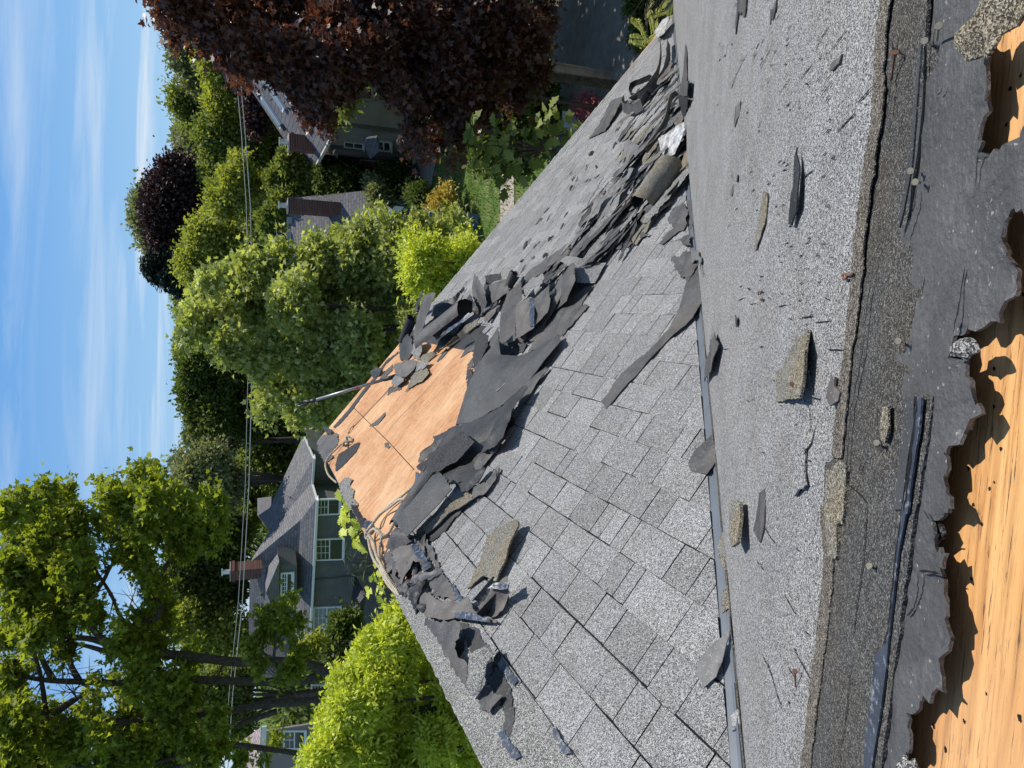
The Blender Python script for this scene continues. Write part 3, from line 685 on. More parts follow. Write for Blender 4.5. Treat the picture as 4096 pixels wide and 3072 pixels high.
scrap(6, [(768, 352, .07), (862, 290, .08), (870, 242, .10), (1045, 150, .12), (1150, 50, .12), (1262, 140, .12), (1110, 305, .10), (960, 390, .09), (860, 450, .07)], 'granB', 'black granule strip of three tabs leaning in the shade at the plywood edge', name='shingle_strip', cat='shingle strip', rough=.002, thick=.005)
# flat lit roll by the rope
scrap(6, [(592, 800, .14), (760, 615, .15), (910, 425, .15), (965, 400, .14), (1010, 440, .15), (1072, 540, .13), (1030, 590, .12), (860, 770, .11), (700, 935, .10), (640, 890, .11)], 'felt', 'long flat grey sheet with punched holes beside the coiled rope', name='torn_sheet', cat=SH, bulge=.02, rough=.002, thick=.004, crump=.003)
curl(6, (620, 860, .06), (920, 430, .07), .055, .075, -110, 60, ['felt', 'slateD'], 'rolled edge of dark sheet under the flat grey sheet by the rope', cat=SH)
scrap(2, [(230, 450, .03), (300, 330, .09), (350, 370, .10), (390, 420, .07), (260, 490, .03)], 'slate', 'dark cone-shaped sheet end at the ridge next to the rope loops', name='torn_sheet', cat=SH, bulge=.05)
scrap(2, [(250, 480, .02), (420, 370, .03), (520, 270, .03), (600, 200, .03), (760, 160, .02), (620, 330, .015), (520, 420, .012), (380, 430, .02)], 'slateD', 'black sheet put in for the shaded gap below the tan-edged strip', name='torn_sheet', cat=SH)
scrap(2, [(372, 402, .04), (500, 300, .06), (630, 185, .07), (700, 130, .06), (765, 88, .05), (775, 150, .04), (640, 232, .045), (480, 372, .035), (420, 412, .03)], 'granT', 'long narrow strip with weathered tan granules above the shingles', name='shingle_strip', cat='shingle strip', rough=.004, thick=.006)
scrap(2, [(765, 90, .05), (860, 50, .05), (925, -40, .04), (925, 20, .03), (860, 110, .03), (775, 152, .04)], 'slate', 'grey ribbon continuing from the end of the tan strip', name='torn_sheet', cat=SH)
# pieces at the left end of the ridge
scrap(4, [(145, 370, .01), (210, 380, .04), (240, 430, .05), (250, 560, .05), (290, 640, .04), (310, 700, .02), (250, 640, .01), (190, 540, .01)], 'slate', 'grey sheet folded over the ridge under the rope strands', name='torn_sheet', cat=SH, h=.02)
scrap(4, [(210, 375, .05), (330, 290, .05), (400, 275, .04), (500, 480, .03), (440, 520, .05), (410, 450, .07), (370, 440, .07), (350, 500, .06), (300, 560, .05), (290, 610, .04), (250, 520, .05)], 'brown', 'lit grey-brown sheet with a blue tarred strip at the ridge', name='torn_sheet', cat=SH, h=.04, bulge=.012)
scrap(4, [(328, 300, .055), (380, 275, .045), (500, 485, .036), (448, 515, .054)], 'tar', 'blue tarred strip on the grey-brown sheet near the rope', name='tar_strip', cat='tar strip', h=.05, rough=.002)
scrap(4, [(430, 310, .02), (460, 280, .03), (510, 340, .02), (525, 400, .02), (560, 475, .015), (530, 500, .02), (500, 440, .02), (470, 400, .02)], 'slate', 'small grey strip along the upper edge of the leftmost shingles', h=.02)
scrap(4, [(300, 610, .05), (370, 560, .08), (430, 540, .08), (535, 500, .05), (540, 530, .04), (430, 590, .06), (370, 590, .06), (320, 640, .04)], 'slateL', 'crumpled grey strip across the ridge heap', h=.05, bulge=.02)
scrap(4, [(330, 720, .02), (335, 650, .05), (400, 600, .05), (470, 580, .04), (430, 680, .05), (400, 760, .04), (380, 830, .02)], 'slateD', 'black crumpled sheet in the ridge heap', name='torn_sheet', cat=SH, bulge=.03, crump=.012)
scrap(4, [(470, 570, .03), (540, 480, .02), (570, 500, .02), (600, 560, .015), (650, 620, .012), (690, 720, .012), (640, 725, .015), (575, 720, .02), (510, 680, .03), (520, 640, .02), (490, 640, .03)], 'slate', 'smooth grey sheet lying against the leftmost shingles', name='torn_sheet', cat=SH, h=.02)
scrap(4, [(425, 700, .05), (460, 670, .07), (560, 730, .06), (690, 740, .04), (760, 700, .05), (785, 740, .06), (800, 790, .05), (870, 820, .04), (960, 870, .03), (975, 885, .03), (900, 885, .03), (780, 875, .03), (670, 850, .04), (600, 870, .04), (500, 850, .06), (460, 845, .04), (410, 800, .03)], 'brown', 'brown-grey sheet with a torn tab and a blue tarred edge on the ridge heap', name='torn_sheet', cat=SH, h=.04, bulge=.01, rough=.003)
scrap(4, [(668, 815, .052), (720, 808, .05), (880, 840, .045), (925, 862, .042), (920, 885, .04), (780, 872, .042), (660, 850, .05)], 'tar', 'blue tarred strip on the brown-grey sheet of the ridge heap', name='tar_strip', cat='tar strip', h=.045, rough=.001)
curl(4, (800, 770, .07), (960, 590, .07), .075, .085, 85, 255, ['slateD', 'slate'], 'dark upturned curl of sheet holding a black hollow, below the tan board', cat=SH, grow=.05)
scrap(4, [(790, 780, .03), (850, 770, .025), (910, 700, .06), (930, 620, .10), (1045, 550, .10), (1060, 600, .09), (1055, 650, .08), (1070, 665, .07), (1040, 730, .04), (1020, 800, .03), (960, 850, .02), (900, 810, .02), (840, 800, .02)], 'brown', 'curved brown-grey sheet rising beside the black hollow', name='torn_sheet', cat=SH, h=.04)
scrap(4, [(912, 645, .105), (960, 600, .108), (1062, 598, .10), (1055, 625, .095), (1052, 648, .09), (950, 645, .10)], 'tar', 'blue tarred strip on the curved sheet beside the black hollow', name='tar_strip', cat='tar strip', h=.1, rough=.002)
scrap(4, [(760, 640, .02), (830, 500, .03), (870, 380, .045), (900, 260, .06), (1000, 190, .07), (1110, 135, .07), (1122, 145, .07), (1100, 250, .065), (1050, 380, .055), (1000, 500, .05), (970, 590, .04), (880, 550, .03), (790, 625, .02)], 'granT', 'tan weathered shingle board propped on the left part of the grey shingles', name='shingle_board', cat='shingle board', rough=.003, thick=.009, h=.05)
for pts in ([(878, 500), (930, 490), (985, 485)], [(950, 335), (1000, 322), (1035, 318)], [(1085, 150), (1070, 250), (1040, 330)]):
    pass
scrap(2, [(478, 905, .05), (560, 930, .07), (670, 920, .08), (700, 930, .08), (690, 1030, .07), (660, 1050, .07), (680, 1150, .06), (745, 1200, .04), (725, 1340, .02), (690, 1280, .03), (590, 1120, .035), (520, 1000, .04), (470, 950, .03)], 'slate', 'long dark grey sheet hanging off the ridge heap with a black gap beneath', name='torn_sheet', cat=SH, h=.05)
scrap(2, [(690, 935, .01), (715, 1000, .012), (745, 1200, .012), (720, 1330, .01), (660, 1170, .012), (655, 1050, .012)], 'slateD', 'black sheet put in for the shaded gap under the long dark grey sheet', name='torn_sheet', cat=SH)
scrap(2, [(880, 1070, .07), (800, 1110, .085), (760, 1135, .085), (745, 1260, .08), (728, 1380, .05), (770, 1395, .05), (820, 1370, .06), (855, 1260, .08), (862, 1200, .085), (900, 1145, .08)], 'granR', 'pale grey granular tab standing up over the ridge strip', name='shingle_scrap', h=.08, bulge=.015, rough=.002)
scrap(2, [(860, 1330, .012), (905, 1150, .03), (960, 1100, .03), (955, 1150, .02), (905, 1210, .02)], 'slateD', 'small black flap behind the pale granular tab', h=.02)
scrap(2, [(800, 1400, .02), (850, 1335, .03), (905, 1380, .03), (965, 1400, .03), (920, 1450, .035), (885, 1500, .03), (820, 1480, .02)], 'slate', 'torn grey scrap below the pale granular tab on the ridge', h=.03, rough=.004)
# ridge strip with worn patches (fixed parts of the roof)
HPG = dict(plane='G', parent=house)
ridge_in = [(700, 900), (860, 1040), (960, 1160), (1060, 1330), (1180, 1445), (1280, 1570), (1330, 1659), (1460, 1850)]
rl = [tuple(locG(*src(2, *p), .008).xy) for p in ridge_in]
yl = rl[-1][1]; yh = locG(1600, 2250).y
patch('ridge_strip', [(0., yh, .012)] + [(x, y, .009) for x, y in rl] + [(0., yl, .012)], M_['granR'], rough=.003, seg=.012, crump=.002, local=True, res=40, **HPG)
patch('worn_patch', [(700, 935), (790, 960), (860, 1060), (900, 1180), (1010, 1330), (1040, 1500), (1010, 1659), (960, 1659), (975, 1500), (900, 1350), (780, 1200)], M_['slateD'], z=2, h=.0135, rough=.005, seg=.01, thick=.002, **HPG)
patch('tar_strip', [(910, 1150), (945, 1140), (990, 1200), (1060, 1300), (1035, 1335), (985, 1280), (940, 1210)], M_['tar'], z=2, h=.0165, rough=.003, seg=.01, thick=.002, **HPG)
patch('tar_strip', [(935, 1620), (965, 1598), (1000, 1659), (1080, 1780), (1040, 1800), (960, 1700)], M_['tar'], z=2, h=.0165, rough=.003, seg=.01, thick=.002, **HPG)
patch('tar_strip', [(1275, 1570), (1300, 1600), (1330, 1659), (1400, 1760), (1350, 1760), (1290, 1659)], M_['tar'], z=2, h=.0165, rough=.003, seg=.01, thick=.002, **HPG)
patch('tar_strip', [(625, 700), (650, 690), (700, 760), (720, 800), (690, 800), (650, 750)], M_['tar'], z=2, h=.014, rough=.003, seg=.01, thick=.002, **HPG)
# ridge remnants seen against the left house and trees
patch('ridge_remnant', [(265, 1210, .01), (300, 1170, .02), (400, 1160, .01), (395, 1230, .008), (340, 1290, .008), (380, 1310, .008), (310, 1340, .02), (275, 1270, .02)], M_['slate'], z=1, rough=.008, seg=.02, crump=.012, **HPG)
patch('ridge_remnant', [(405, 1480, .02), (440, 1435, .015), (490, 1450, .008), (470, 1500, .008), (500, 1520, .008), (490, 1570, .01), (520, 1600, .01), (510, 1680, .02), (450, 1600, .03), (410, 1520, .03)], M_['granR'], z=1, rough=.006, seg=.02, crump=.012, **HPG)
patch('ridge_remnant', [(330, 1830, .03), (240, 640, .03)][:0] + [(340, 810, .02), (400, 810, .01), (420, 870, .01), (390, 900, .02), (340, 910, .04), (330, 860, .04)], M_['tar'], z=6, rough=.005, seg=.02, crump=.01, **HPG)
patch('ridge_remnant', [(215, 640, .03), (245, 650, .01), (270, 690, .008), (300, 750, .008), (340, 800, .008), (345, 880, .03), (300, 860, .04), (240, 740, .04)], M_['granB'], z=6, rough=.005, seg=.02, crump=.014, **HPG)
patch('rake_remnant', [(365, 1120, .01), (470, 1000, .01), (560, 880, .01), (640, 790, .01), (700, 700, .01), (780, 640, .015), (770, 660, .006), (700, 720, .006), (640, 810, .006), (560, 910, .006), (480, 1020, .006), (400, 1110, .006)], M_['slateD'], z=1, rough=.01, seg=.02, **HPG)
scrap(1, [(600, 770, .02), (640, 740, .07), (670, 750, .06), (660, 790, .02), (620, 810, .01)], 'slateD', 'black curled scrap on the far rake edge above the shovel', h=.03, bulge=.02)
scrap(1, [(305, 1120, .02), (330, 1118, .06), (360, 1150, .04), (330, 1170, .01)], 'slateD', 'black upright scrap near the peak of the gable', h=.03)
for pts, m, lb in (([(595, 1110), (640, 1080), (700, 1022), (690, 1055), (650, 1100), (610, 1115)], 'slate', 'ragged charcoal patch in the middle of the bare plywood'),
    ([(690, 1222), (705, 1215), (730, 1240), (715, 1255), (700, 1245)], 'slate', 'smallest charcoal fleck on the bare plywood'),
    ([(1170, 682), (1205, 625), (1262, 595), (1268, 625), (1232, 640)], 'slate', 'charcoal fleck near the upper tip of the bare plywood'),
    ([(1212, 722), (1258, 670), (1255, 700), (1240, 745)], 'slate', 'charcoal fleck beside the small black triangular flap'),
    ([(1022, 705), (1080, 615), (1088, 645), (1050, 690)], 'slate', 'charcoal fleck below the large half pipe of torn sheet'),
    ([(655, 820), (680, 780), (745, 722), (740, 760), (700, 800)], 'slate', 'dark flake on the plywood between rake edge and shovel'),
    ([(710, 920), (720, 870), (770, 860), (800, 880), (760, 890), (730, 900)], 'slate', 'ragged dark flake below the shovel end'),
    ([(400, 1290), (520, 1215), (535, 1225), (510, 1280), (440, 1350), (385, 1400), (380, 1360)], 'granB', 'dark granular slab under the knotted rope on the plywood')):
    scrap(1, pts, m, lb, h=.006, rough=.008, seg=.015, crump=.004)
# upper right heap
scrap(1, [(745, 740, .06), (760, 720, .09), (870, 690, .10), (898, 705, .08), (880, 750, .06), (830, 800, .06), (790, 800, .07), (762, 775, .09)], 'brown', 'rounded brown-grey flap over the shovel end', h=.07, bulge=.02)
scrap(1, [(735, 840, .05), (755, 785, .06), (812, 800, .06), (812, 832, .05), (770, 862, .04)], 'slateL', 'pale grey flake over the shovel end', h=.05)
scrap(1, [(845, 850, .02), (870, 770, .03), (960, 745, .03), (972, 780, .03), (930, 830, .02), (880, 850, .02), (822, 895, .01)], 'granT', 'olive granular scrap right of the shovel end', h=.03)
scrap(1, [(820, 790, .04), (900, 700, .08), (975, 705, .05), (940, 750, .04), (870, 770, .04)], 'granR', 'speckled scrap between the olive scrap and the dark curl', h=.04)
scrap(1, [(900, 690, .03), (940, 660, .05), (1060, 620, .06), (1200, 480, .07), (1290, 430, .05), (1270, 480, .03), (1130, 580, .02), (1030, 650, .02), (960, 710, .01)], 'granT', 'olive strip below the large half pipe of torn sheet', name='shingle_strip', cat='shingle strip', h=.03)
curl(1, (960, 600, .07), (1225, 390, .10), .14, .13, -115, 60, ['slate', 'slateD'], 'large half pipe of torn grey sheet above the bare plywood', cat=SH, grow=.06)
scrap(1, [(1040, 545, .225), (1060, 520, .225), (1150, 460, .23), (1225, 395, .23), (1232, 405, .22), (1160, 470, .22), (1070, 530, .22)], 'tar', 'blue tar line along the large half pipe of torn sheet', name='tar_strip', cat='tar strip', h=.22, rough=.002)
scrap(1, [(872, 560, .03), (885, 480, .08), (900, 420, .14), (930, 330, .22), (938, 285, .27), (1000, 268, .28), (1018, 275, .28), (985, 340, .23), (955, 420, .14), (935, 500, .09), (900, 545, .04)], 'slate', 'tall grey ribbon standing up behind the large half pipe', name='torn_sheet', cat=SH, rough=.003, h=.2)
scrap(1, [(886, 400, .12), (890, 340, .18), (930, 252, .26), (930, 285, .24), (905, 360, .16)], 'slateD', 'narrow dark ribbon left of the tall grey ribbon', name='torn_sheet', cat=SH, rough=.003, h=.2)
curl(1, (805, 575, .05), (865, 430, .16), .045, .06, -130, 190, ['granB', 'slateD'], 'speckled black roll standing near the rake edge', cat=SH, grow=.1)
scrap(1, [(780, 560, .05), (820, 520, .08), (865, 560, .09), (870, 640, .03), (835, 700, .01), (790, 692, .01)], 'slateD', 'black sheet put in for the shaded hollow left of the speckled black roll', name='torn_sheet', cat=SH, h=.04, bulge=.02)
scrap(1, [(868, 600, .03), (920, 560, .09), (930, 580, .1), (915, 660, .05), (905, 690, .02), (870, 680, .02)], 'granR', 'crumpled tarred scrap right of the black hollow sheet', h=.04, crump=.02, bulge=.02)
scrap(1, [(985, 415, .04), (1000, 350, .10), (1140, 290, .08), (1190, 232, .04), (1195, 250, .03), (1120, 360, .03), (1050, 420, .03)], 'slateD', 'dark sheet pointing at the rake beside the tall ribbon', name='torn_sheet', cat=SH, h=.05)
scrap(1, [(1245, 235, .14), (1262, 150, .22), (1290, 190, .22), (1318, 240, .18), (1340, 330, .10), (1310, 400, .05), (1290, 420, .03), (1285, 380, .05), (1250, 300, .10)], 'slate', 'pointed grey blade of sheet standing upright in the heap', name='torn_sheet', cat=SH, h=.1, rough=.003)
scrap(1, [(1212, 310, .10), (1232, 275, .14), (1260, 330, .13), (1290, 400, .06), (1262, 410, .05), (1250, 380, .10)], 'slateD', 'dark pointed flap at the end of the large half pipe', name='torn_sheet', cat=SH, h=.1)
scrap(1, [(1325, 162, .14), (1425, 147, .14), (1430, 182, .12), (1335, 218, .11)], 'granB', 'dark rectangular tab at the top of the heap', h=.12, rough=.002)
scrap(1, [(1352, 222, .13), (1460, 180, .13), (1476, 262, .09), (1372, 335, .09)], 'slate', 'grey rectangular tab below the dark rectangular tab', h=.12, rough=.002)
scrap(1, [(1322, 215, .04), (1360, 200, .05), (1375, 330, .04), (1345, 360, .03), (1330, 300, .03)], 'slateD', 'black sheet put in for the shade behind the two rectangular tabs', h=.04)
curl(1, (1475, 235, .08), (1520, 150, .12), .035, .05, -120, 130, ['slateD', 'slateD'], 'small dark tube of sheet right of the rectangular tabs', cat=SH)
scrap(1, [(1415, 590, .09), (1420, 470, .13), (1428, 385, .15), (1470, 270, .14), (1555, 200, .12), (1562, 310, .12), (1530, 330, .12), (1515, 570, .08), (1490, 580, .08)], 'slate', 'broad grey panel with a punched rib in the middle of the heap', name='torn_sheet', cat=SH, h=.1, rough=.003)
scrap(1, [(1520, 565, .09), (1525, 340, .13), (1600, 300, .13), (1640, 305, .13), (1645, 470, .10), (1640, 492, .09)], 'brown', 'brown-grey panel with rust lines right of the ribbed panel', name='torn_sheet', cat=SH, h=.1, rough=.003)
scrap(1, [(1605, 310, .135), (1630, 300, .135), (1640, 390, .125), (1636, 480, .105), (1610, 480, .105)], 'tar', 'vertical black tar strip on the brown-grey panel', name='tar_strip', cat='tar strip', h=.13, rough=.002)
scrap(1, [(1642, 300, .13), (1728, 232, .13), (1735, 168, .14), (1740, 330, .11), (1722, 395, .09), (1645, 480, .09)], 'slate', 'grey panel right of the vertical tar strip', name='torn_sheet', cat=SH, h=.1, rough=.003)
scrap(1, [(1560, 260, .10), (1580, 300, .09), (1610, 245, .10), (1690, 210, .14), (1695, 150, .15), (1620, 180, .12), (1590, 215, .11)], 'granL', 'pale granular flap above the grey panels', h=.12)
scrap(1, [(1738, 398, .04), (1745, 330, .06), (1790, 190, .10), (1850, 110, .14), (1888, 75, .17), (1896, 190, .14), (1842, 325, .07), (1770, 385, .04)], 'slate', 'tall leaning grey panel beside the folded granular shingle', name='torn_sheet', cat=SH, h=.1, rough=.003)
scrap(1, [(1742, 330, .03), (1770, 220, .05), (1820, 140, .06), (1815, 160, .05), (1780, 250, .05)], 'brown', 'brown-streaked panel left of the tall leaning panel', name='torn_sheet', cat=SH, h=.05)
scrap(1, [(1802, 70, .10), (1840, 38, .12), (1900, 42, .12), (1990, 72, .06), (2095, 82, .03), (2020, 208, .025), (1905, 205, .07), (1890, 90, .13), (1850, 100, .12)], 'granL', 'folded pale granular shingle at the right end of the middle heap', name='shingle_strip', cat='shingle strip', h=.08, bulge=.02, rough=.002)
scrap(1, [(1600, 640, .02), (1650, 540, .03), (1850, 330, .03), (1980, 200, .02), (2012, 228, .018), (1800, 540, .018), (1700, 620, .018)], 'slate', 'long flat grey strip below the tall leaning panel', name='torn_sheet', cat=SH, h=.02)
scrap(1, [(1790, 560, .025), (1880, 380, .025), (1945, 345, .02), (1982, 352, .018), (1940, 400, .018), (1825, 530, .02)], 'slate', 'pointed flat grey strip lying on the shingles below the middle heap', name='torn_sheet', cat=SH, h=.02)
scrap(1, [(1520, 222, .03), (1600, 140, .05), (1760, 20, .05), (1850, -40, .05), (1890, -20, .04), (1830, 60, .05), (1740, 115, .04), (1600, 195, .03)], 'slate', 'long grey ribbon running up from the heap towards the valley', name='torn_sheet', cat=SH, h=.04)
scrap(1, [(1405, 600, .03), (1430, 560, .04), (1540, 580, .03), (1590, 590, .03), (1560, 650, .015), (1480, 660, .012), (1415, 660, .012)], 'slateD', 'black sheet put in for the shaded hollow below the broad ribbed panel', name='torn_sheet', cat=SH, h=.02)
# lone scraps on the gable shingles
scrap('D', [(1498, 556, .03), (1518, 600, .03), (1516, 655, .03), (1496, 686, .03), (1440, 736, .02), (1380, 802, .016), (1308, 882, .016), (1297, 866, .016), (1350, 800, .016), (1422, 738, .018), (1462, 682, .025), (1482, 610, .03)], 'slate', 'long charcoal ribbon trailing down from the valley over the gable shingles', name='torn_sheet', cat=SH, h=.02, rough=.003)
scrap('b', [(-90, -30), (-60, 20), (20, 60), (60, 100), (150, 60), (185, 170), (160, 110), (175, 70), (150, 10), (60, -10), (20, -30)], 'slateL', 'jagged grey sheet crossing the valley metal at its upper end', name='torn_sheet', cat=SH, h=.035, rough=.006, plane='M')
def mscrap(z, pts, m, lb, h=.0295, **k): return scrap(z, pts, m, lb, h=h, plane='M', **k)
mscrap('a', [(398, -20), (462, -20), (455, 60), (440, 112), (430, 70), (412, 75), (385, 215), (378, 150)], 'slate', 'two-pronged dark scrap at the right edge of the main slope')
mscrap('a', [(600, 155), (606, 60), (645, -20), (642, 60)], 'slate', 'narrow dark scrap right of the two-pronged scrap')
mscrap('a', [(1050, 342), (1040, 400), (985, 450), (982, 405)], 'brown', 'diamond-shaped brown scrap near the brown rim of the main slope', rough=.002)
mscrap('a', [(420, 640), (408, 720), (382, 805), (372, 760), (378, 690)], 'brown', 'brown kite-shaped scrap in the middle of the main slope', rough=.002)
mscrap('a', [(788, 930, .030), (797, 1100, .034), (790, 1300, .034), (762, 1425, .030), (742, 1418, .030), (748, 1250, .036), (768, 1050, .036)], 'slateD', 'long black curled sliver on the main slope', rough=.002, bulge=.004)
mscrap('a', [(575, 1205), (592, 1240), (572, 1420), (522, 1575), (498, 1590), (530, 1350)], 'granT', 'long olive sliver on the main slope', rough=.002)
mscrap('a', [(355, 1110), (380, 1093), (403, 1108), (402, 1150), (380, 1142), (362, 1240), (350, 1215), (370, 1150)], 'brown', 'hook-shaped brown scrap on the main slope', rough=.001)
mscrap('b', [(1000, 798), (1022, 802), (1022, 860), (1048, 900), (1040, 950), (1006, 988), (985, 940), (994, 870)], 'brown', 'brown peanut-shaped scrap near the worn rim', rough=.002)
mscrap('b', [(560, 1510), (565, 1600), (566, 1659), (562, 1760), (536, 1850), (500, 1770), (520, 1640), (535, 1540)], 'slate', 'tapered grey scrap on the main slope beside the valley', rough=.002)
mscrap('b', [(392, 410), (408, 440), (400, 488), (390, 470)], 'slate', 'tiny oval grey fleck on the main slope', rough=.001)
mscrap('b', [(630, 962, .034), (642, 790, .031), (705, 690, .030), (770, 560, .029), (846, 505, .031), (850, 630, .040), (832, 760, .042), (808, 938, .044), (720, 945, .040)], 'granT', 'square-ended tan granular board curling off the main slope', name='shingle_board', cat='shingle board', rough=.0015, seg=.008, thick=.005)
mscrap('b', [(760, 960, .028), (845, 760, .029), (858, 900, .031), (868, 1120, .031), (852, 1210, .031), (822, 1260, .031), (818, 1400, .031), (836, 1485, .031), (762, 1555, .029), (740, 1480, .0275), (770, 1300, .0275), (765, 1100, .0275)], 'granM', 'pale loose strip with a cracked right edge below the tan board', name='shingle_strip', cat='shingle strip', rough=.002, seg=.008)
scrap('b', [(250, 520, .04), (266, 600, .05), (236, 760, .05), (205, 800, .04), (183, 832, .03), (208, 700, .03)], 'slate', 'leaf-shaped grey scrap standing on the valley metal', h=.04, plane='M', rough=.002)
scrap('b', [(250, 1150, .03), (262, 1220, .03), (270, 1312, .03), (208, 1415, .02), (110, 1400, .016), (92, 1350, .016), (140, 1250, .02), (180, 1210, .02)], 'slate', 'grey fin-shaped scrap lying across the valley metal', h=.02, rough=.002)
scrap('c', [(318, 148, .045), (338, 170, .045), (326, 285, .05), (350, 300, .05), (388, 240, .055), (410, 262, .05), (402, 335, .05), (345, 408, .04), (320, 410, .035), (278, 330, .03), (274, 250, .03), (285, 200, .03)], 'granT', 'hook-shaped tan granular scrap on the valley metal', h=.04, rough=.002, thick=.006)
scrap('c', [(375, -30, .05), (402, -20, .05), (406, 60, .05), (388, 230, .06), (362, 262, .06), (352, 180, .05), (358, 80, .05)], 'granT', 'twisted tan stick of shingle resting above the hook-shaped scrap', h=.05, rough=.001, thick=.008, plane='M', bulge=.008)
scrap('c', [(345, 488), (358, 560), (355, 645), (306, 682), (300, 620), (300, 550)], 'granT', 'flat tan granular flake on the valley metal', h=.017, rough=.001)
scrap('c', [(356, 758, .03), (352, 830, .03), (322, 905, .03), (300, 990, .025), (262, 1080, .025), (190, 1155, .02), (150, 1080, .02), (160, 980, .02), (240, 880, .03), (300, 840, .03)], 'slateL', 'folded grey fish-shaped scrap at the edge of the valley metal', h=.02, rough=.002, bulge=.008)
scrap('c', [(360, 735), (375, 830), (382, 900), (368, 915), (355, 830)], 'tar', 'narrow blue-black sliver beside the valley rib', h=.018, rough=.001)
scrap('c', [(402, 1285), (420, 1330), (424, 1400), (366, 1426), (358, 1330)], 'tar', 'square blue-black flake on the valley metal', h=.02, rough=.001)
# valley heap, upper right
curl(3, (600, 940, .09), (850, 560, .12), .095, .085, -95, 130, ['granT', 'slateD'], 'speckled half pipe of granular shingle in the valley heap', name='shingle_roll', cat='shingle roll', grow=.05, jag=.012)
scrap(3, [(735, 335, .10), (800, 300, .14), (960, 190, .17), (968, 260, .15), (935, 360, .12), (880, 480, .08), (800, 520, .08), (755, 440, .09), (742, 380, .10)], 'silver', 'shiny whitish sheet standing in the valley heap', name='torn_sheet', cat=SH, h=.1, rough=.002, bulge=.02)
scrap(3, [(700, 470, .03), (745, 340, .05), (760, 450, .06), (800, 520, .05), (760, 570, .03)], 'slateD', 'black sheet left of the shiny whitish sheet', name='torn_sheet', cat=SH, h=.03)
scrap(3, [(980, 180, .04), (1012, 190, .04), (1010, 480, .04), (990, 600, .04), (940, 730, .035), (860, 860, .03), (700, 1060, .025), (540, 1285, .02), (450, 1180, .02), (620, 1040, .025), (840, 830, .03), (930, 650, .035), (975, 400, .04)], 'granT', 'long tan granular strip curving along the valley under the half pipe', name='shingle_strip', cat='shingle strip', h=.03, rough=.002, thick=.006)
scrap(3, [(510, 870, .03), (640, 650, .04), (750, 560, .04), (720, 680, .05), (560, 880, .04)], 'felt', 'smooth grey sheet behind the speckled half pipe', name='torn_sheet', cat=SH, h=.04)
scrap(3, [(410, 520, .03), (442, 372, .09), (480, 350, .10), (562, 402, .08), (540, 470, .06), (500, 550, .04), (478, 585, .03), (420, 600, .02)], 'slateL', 'domed pale grey sheet at the top of the valley heap', name='torn_sheet', cat=SH, h=.06, bulge=.02, rough=.002)
scrap(3, [(90, 1110, .03), (150, 900, .07), (230, 835, .08), (335, 858, .06), (300, 950, .04), (200, 1060, .03), (120, 1115, .02)], 'slateL', 'domed grey sheet in the lower part of the valley heap', name='torn_sheet', cat=SH, h=.05, bulge=.02, rough=.002)
scrap(3, [(495, 1062, .03), (545, 1000, .04), (620, 990, .04), (600, 1040, .03), (510, 1070, .02)], 'slate', 'small dark tab in front of the speckled half pipe', h=.03)
scrap(3, [(600, 1095, .04), (575, 1060, .05), (640, 985, .06), (672, 942, .06), (680, 970, .05), (640, 1050, .04)], 'brown', 'small brown wedge at the mouth of the speckled half pipe', h=.04)
scrap(3, [(355, 1325), (400, 1260), (440, 1210), (508, 1258), (470, 1300), (420, 1305)], 'slate', 'ragged dark flake at the tail of the long tan strip', h=.022)
scrap(3, [(578, 1200), (590, 1172), (655, 1180), (640, 1200), (590, 1215)], 'slate', 'small dark flake beside the tail of the long tan strip', h=.026)
scrap(3, [(752, 1275, .016), (760, 1218, .018), (870, 1130, .02), (820, 1040, .03), (860, 960, .04), (955, 905, .04), (1000, 985, .03), (960, 1150, .02), (860, 1200, .018), (780, 1280, .016)], 'slate', 'forked grey sheet lying against the upper end of the valley metal', name='torn_sheet', cat=SH, h=.03)
scrap(3, [(985, 892, .05), (1080, 862, .05), (1062, 1060, .05), (1020, 1145, .04), (1010, 1000, .04)], 'slate', 'grey scrap on top of the valley metal near the heap', h=.05, rough=.002)
scrap(3, [(935, 1240), (950, 1190), (1020, 1195), (1030, 1290), (960, 1280)], 'slate', 'square grey flake across the valley metal near the heap', h=.03)
scrap(3, [(848, 1382, .02), (920, 1392, .02), (988, 1322, .03), (1060, 1345, .04), (1100, 1400, .04), (1080, 1480, .035), (1000, 1610, .03), (900, 1500, .02)], 'slate', 'crumpled charcoal sheet at the upper end of the long ribbon', name='torn_sheet', cat=SH, h=.03, crump=.01)
# ribbons bent on edge near the eave corner
def ribbon(z, path, hh, wd, m, lb, plane='G', lean=.25):
    f = planeG if plane == 'G' else planeM; nn = nG if plane == 'G' else nM
    pts = [f(*src(z, *p), hh if not isinstance(hh, list) else hh[i]) for i, p in enumerate(path)]
    Q = []
    for a, b, c, d in zip([pts[0]]+pts[:-2], pts[:-1], pts[1:], pts[2:]+[pts[-1]]):
        for j in range(6):
            t = j/6; Q.append(((b*2)+(c-a)*t+(a*2-b*5+c*4-d)*t*t+(b*3-a-c*3+d)*t**3)*.5)
    Q.append(pts[-1]); P = []
    for i, q in enumerate(Q):
        t = (Q[min(i+1, len(Q)-1)]-Q[max(i-1, 0)]).normalized(); s = nn.cross(t).normalized(); dr = (nn+s*lean).normalized()
        P.append([q + dr*(wd*(v-.5))*(1+.15*noise.noise(q*8)) for v in (0, .33, .66, 1)])
    return gridsheet('torn_sheet', P, .004, [M_[m], M_[m]], lb, SH)
ribbon(7, [(860, 430), (800, 455), (745, 480), (735, 530), (780, 545), (850, 500), (890, 450)], .09, .075, 'slateD', 'looped dark ribbon on the rake side of the valley heap')
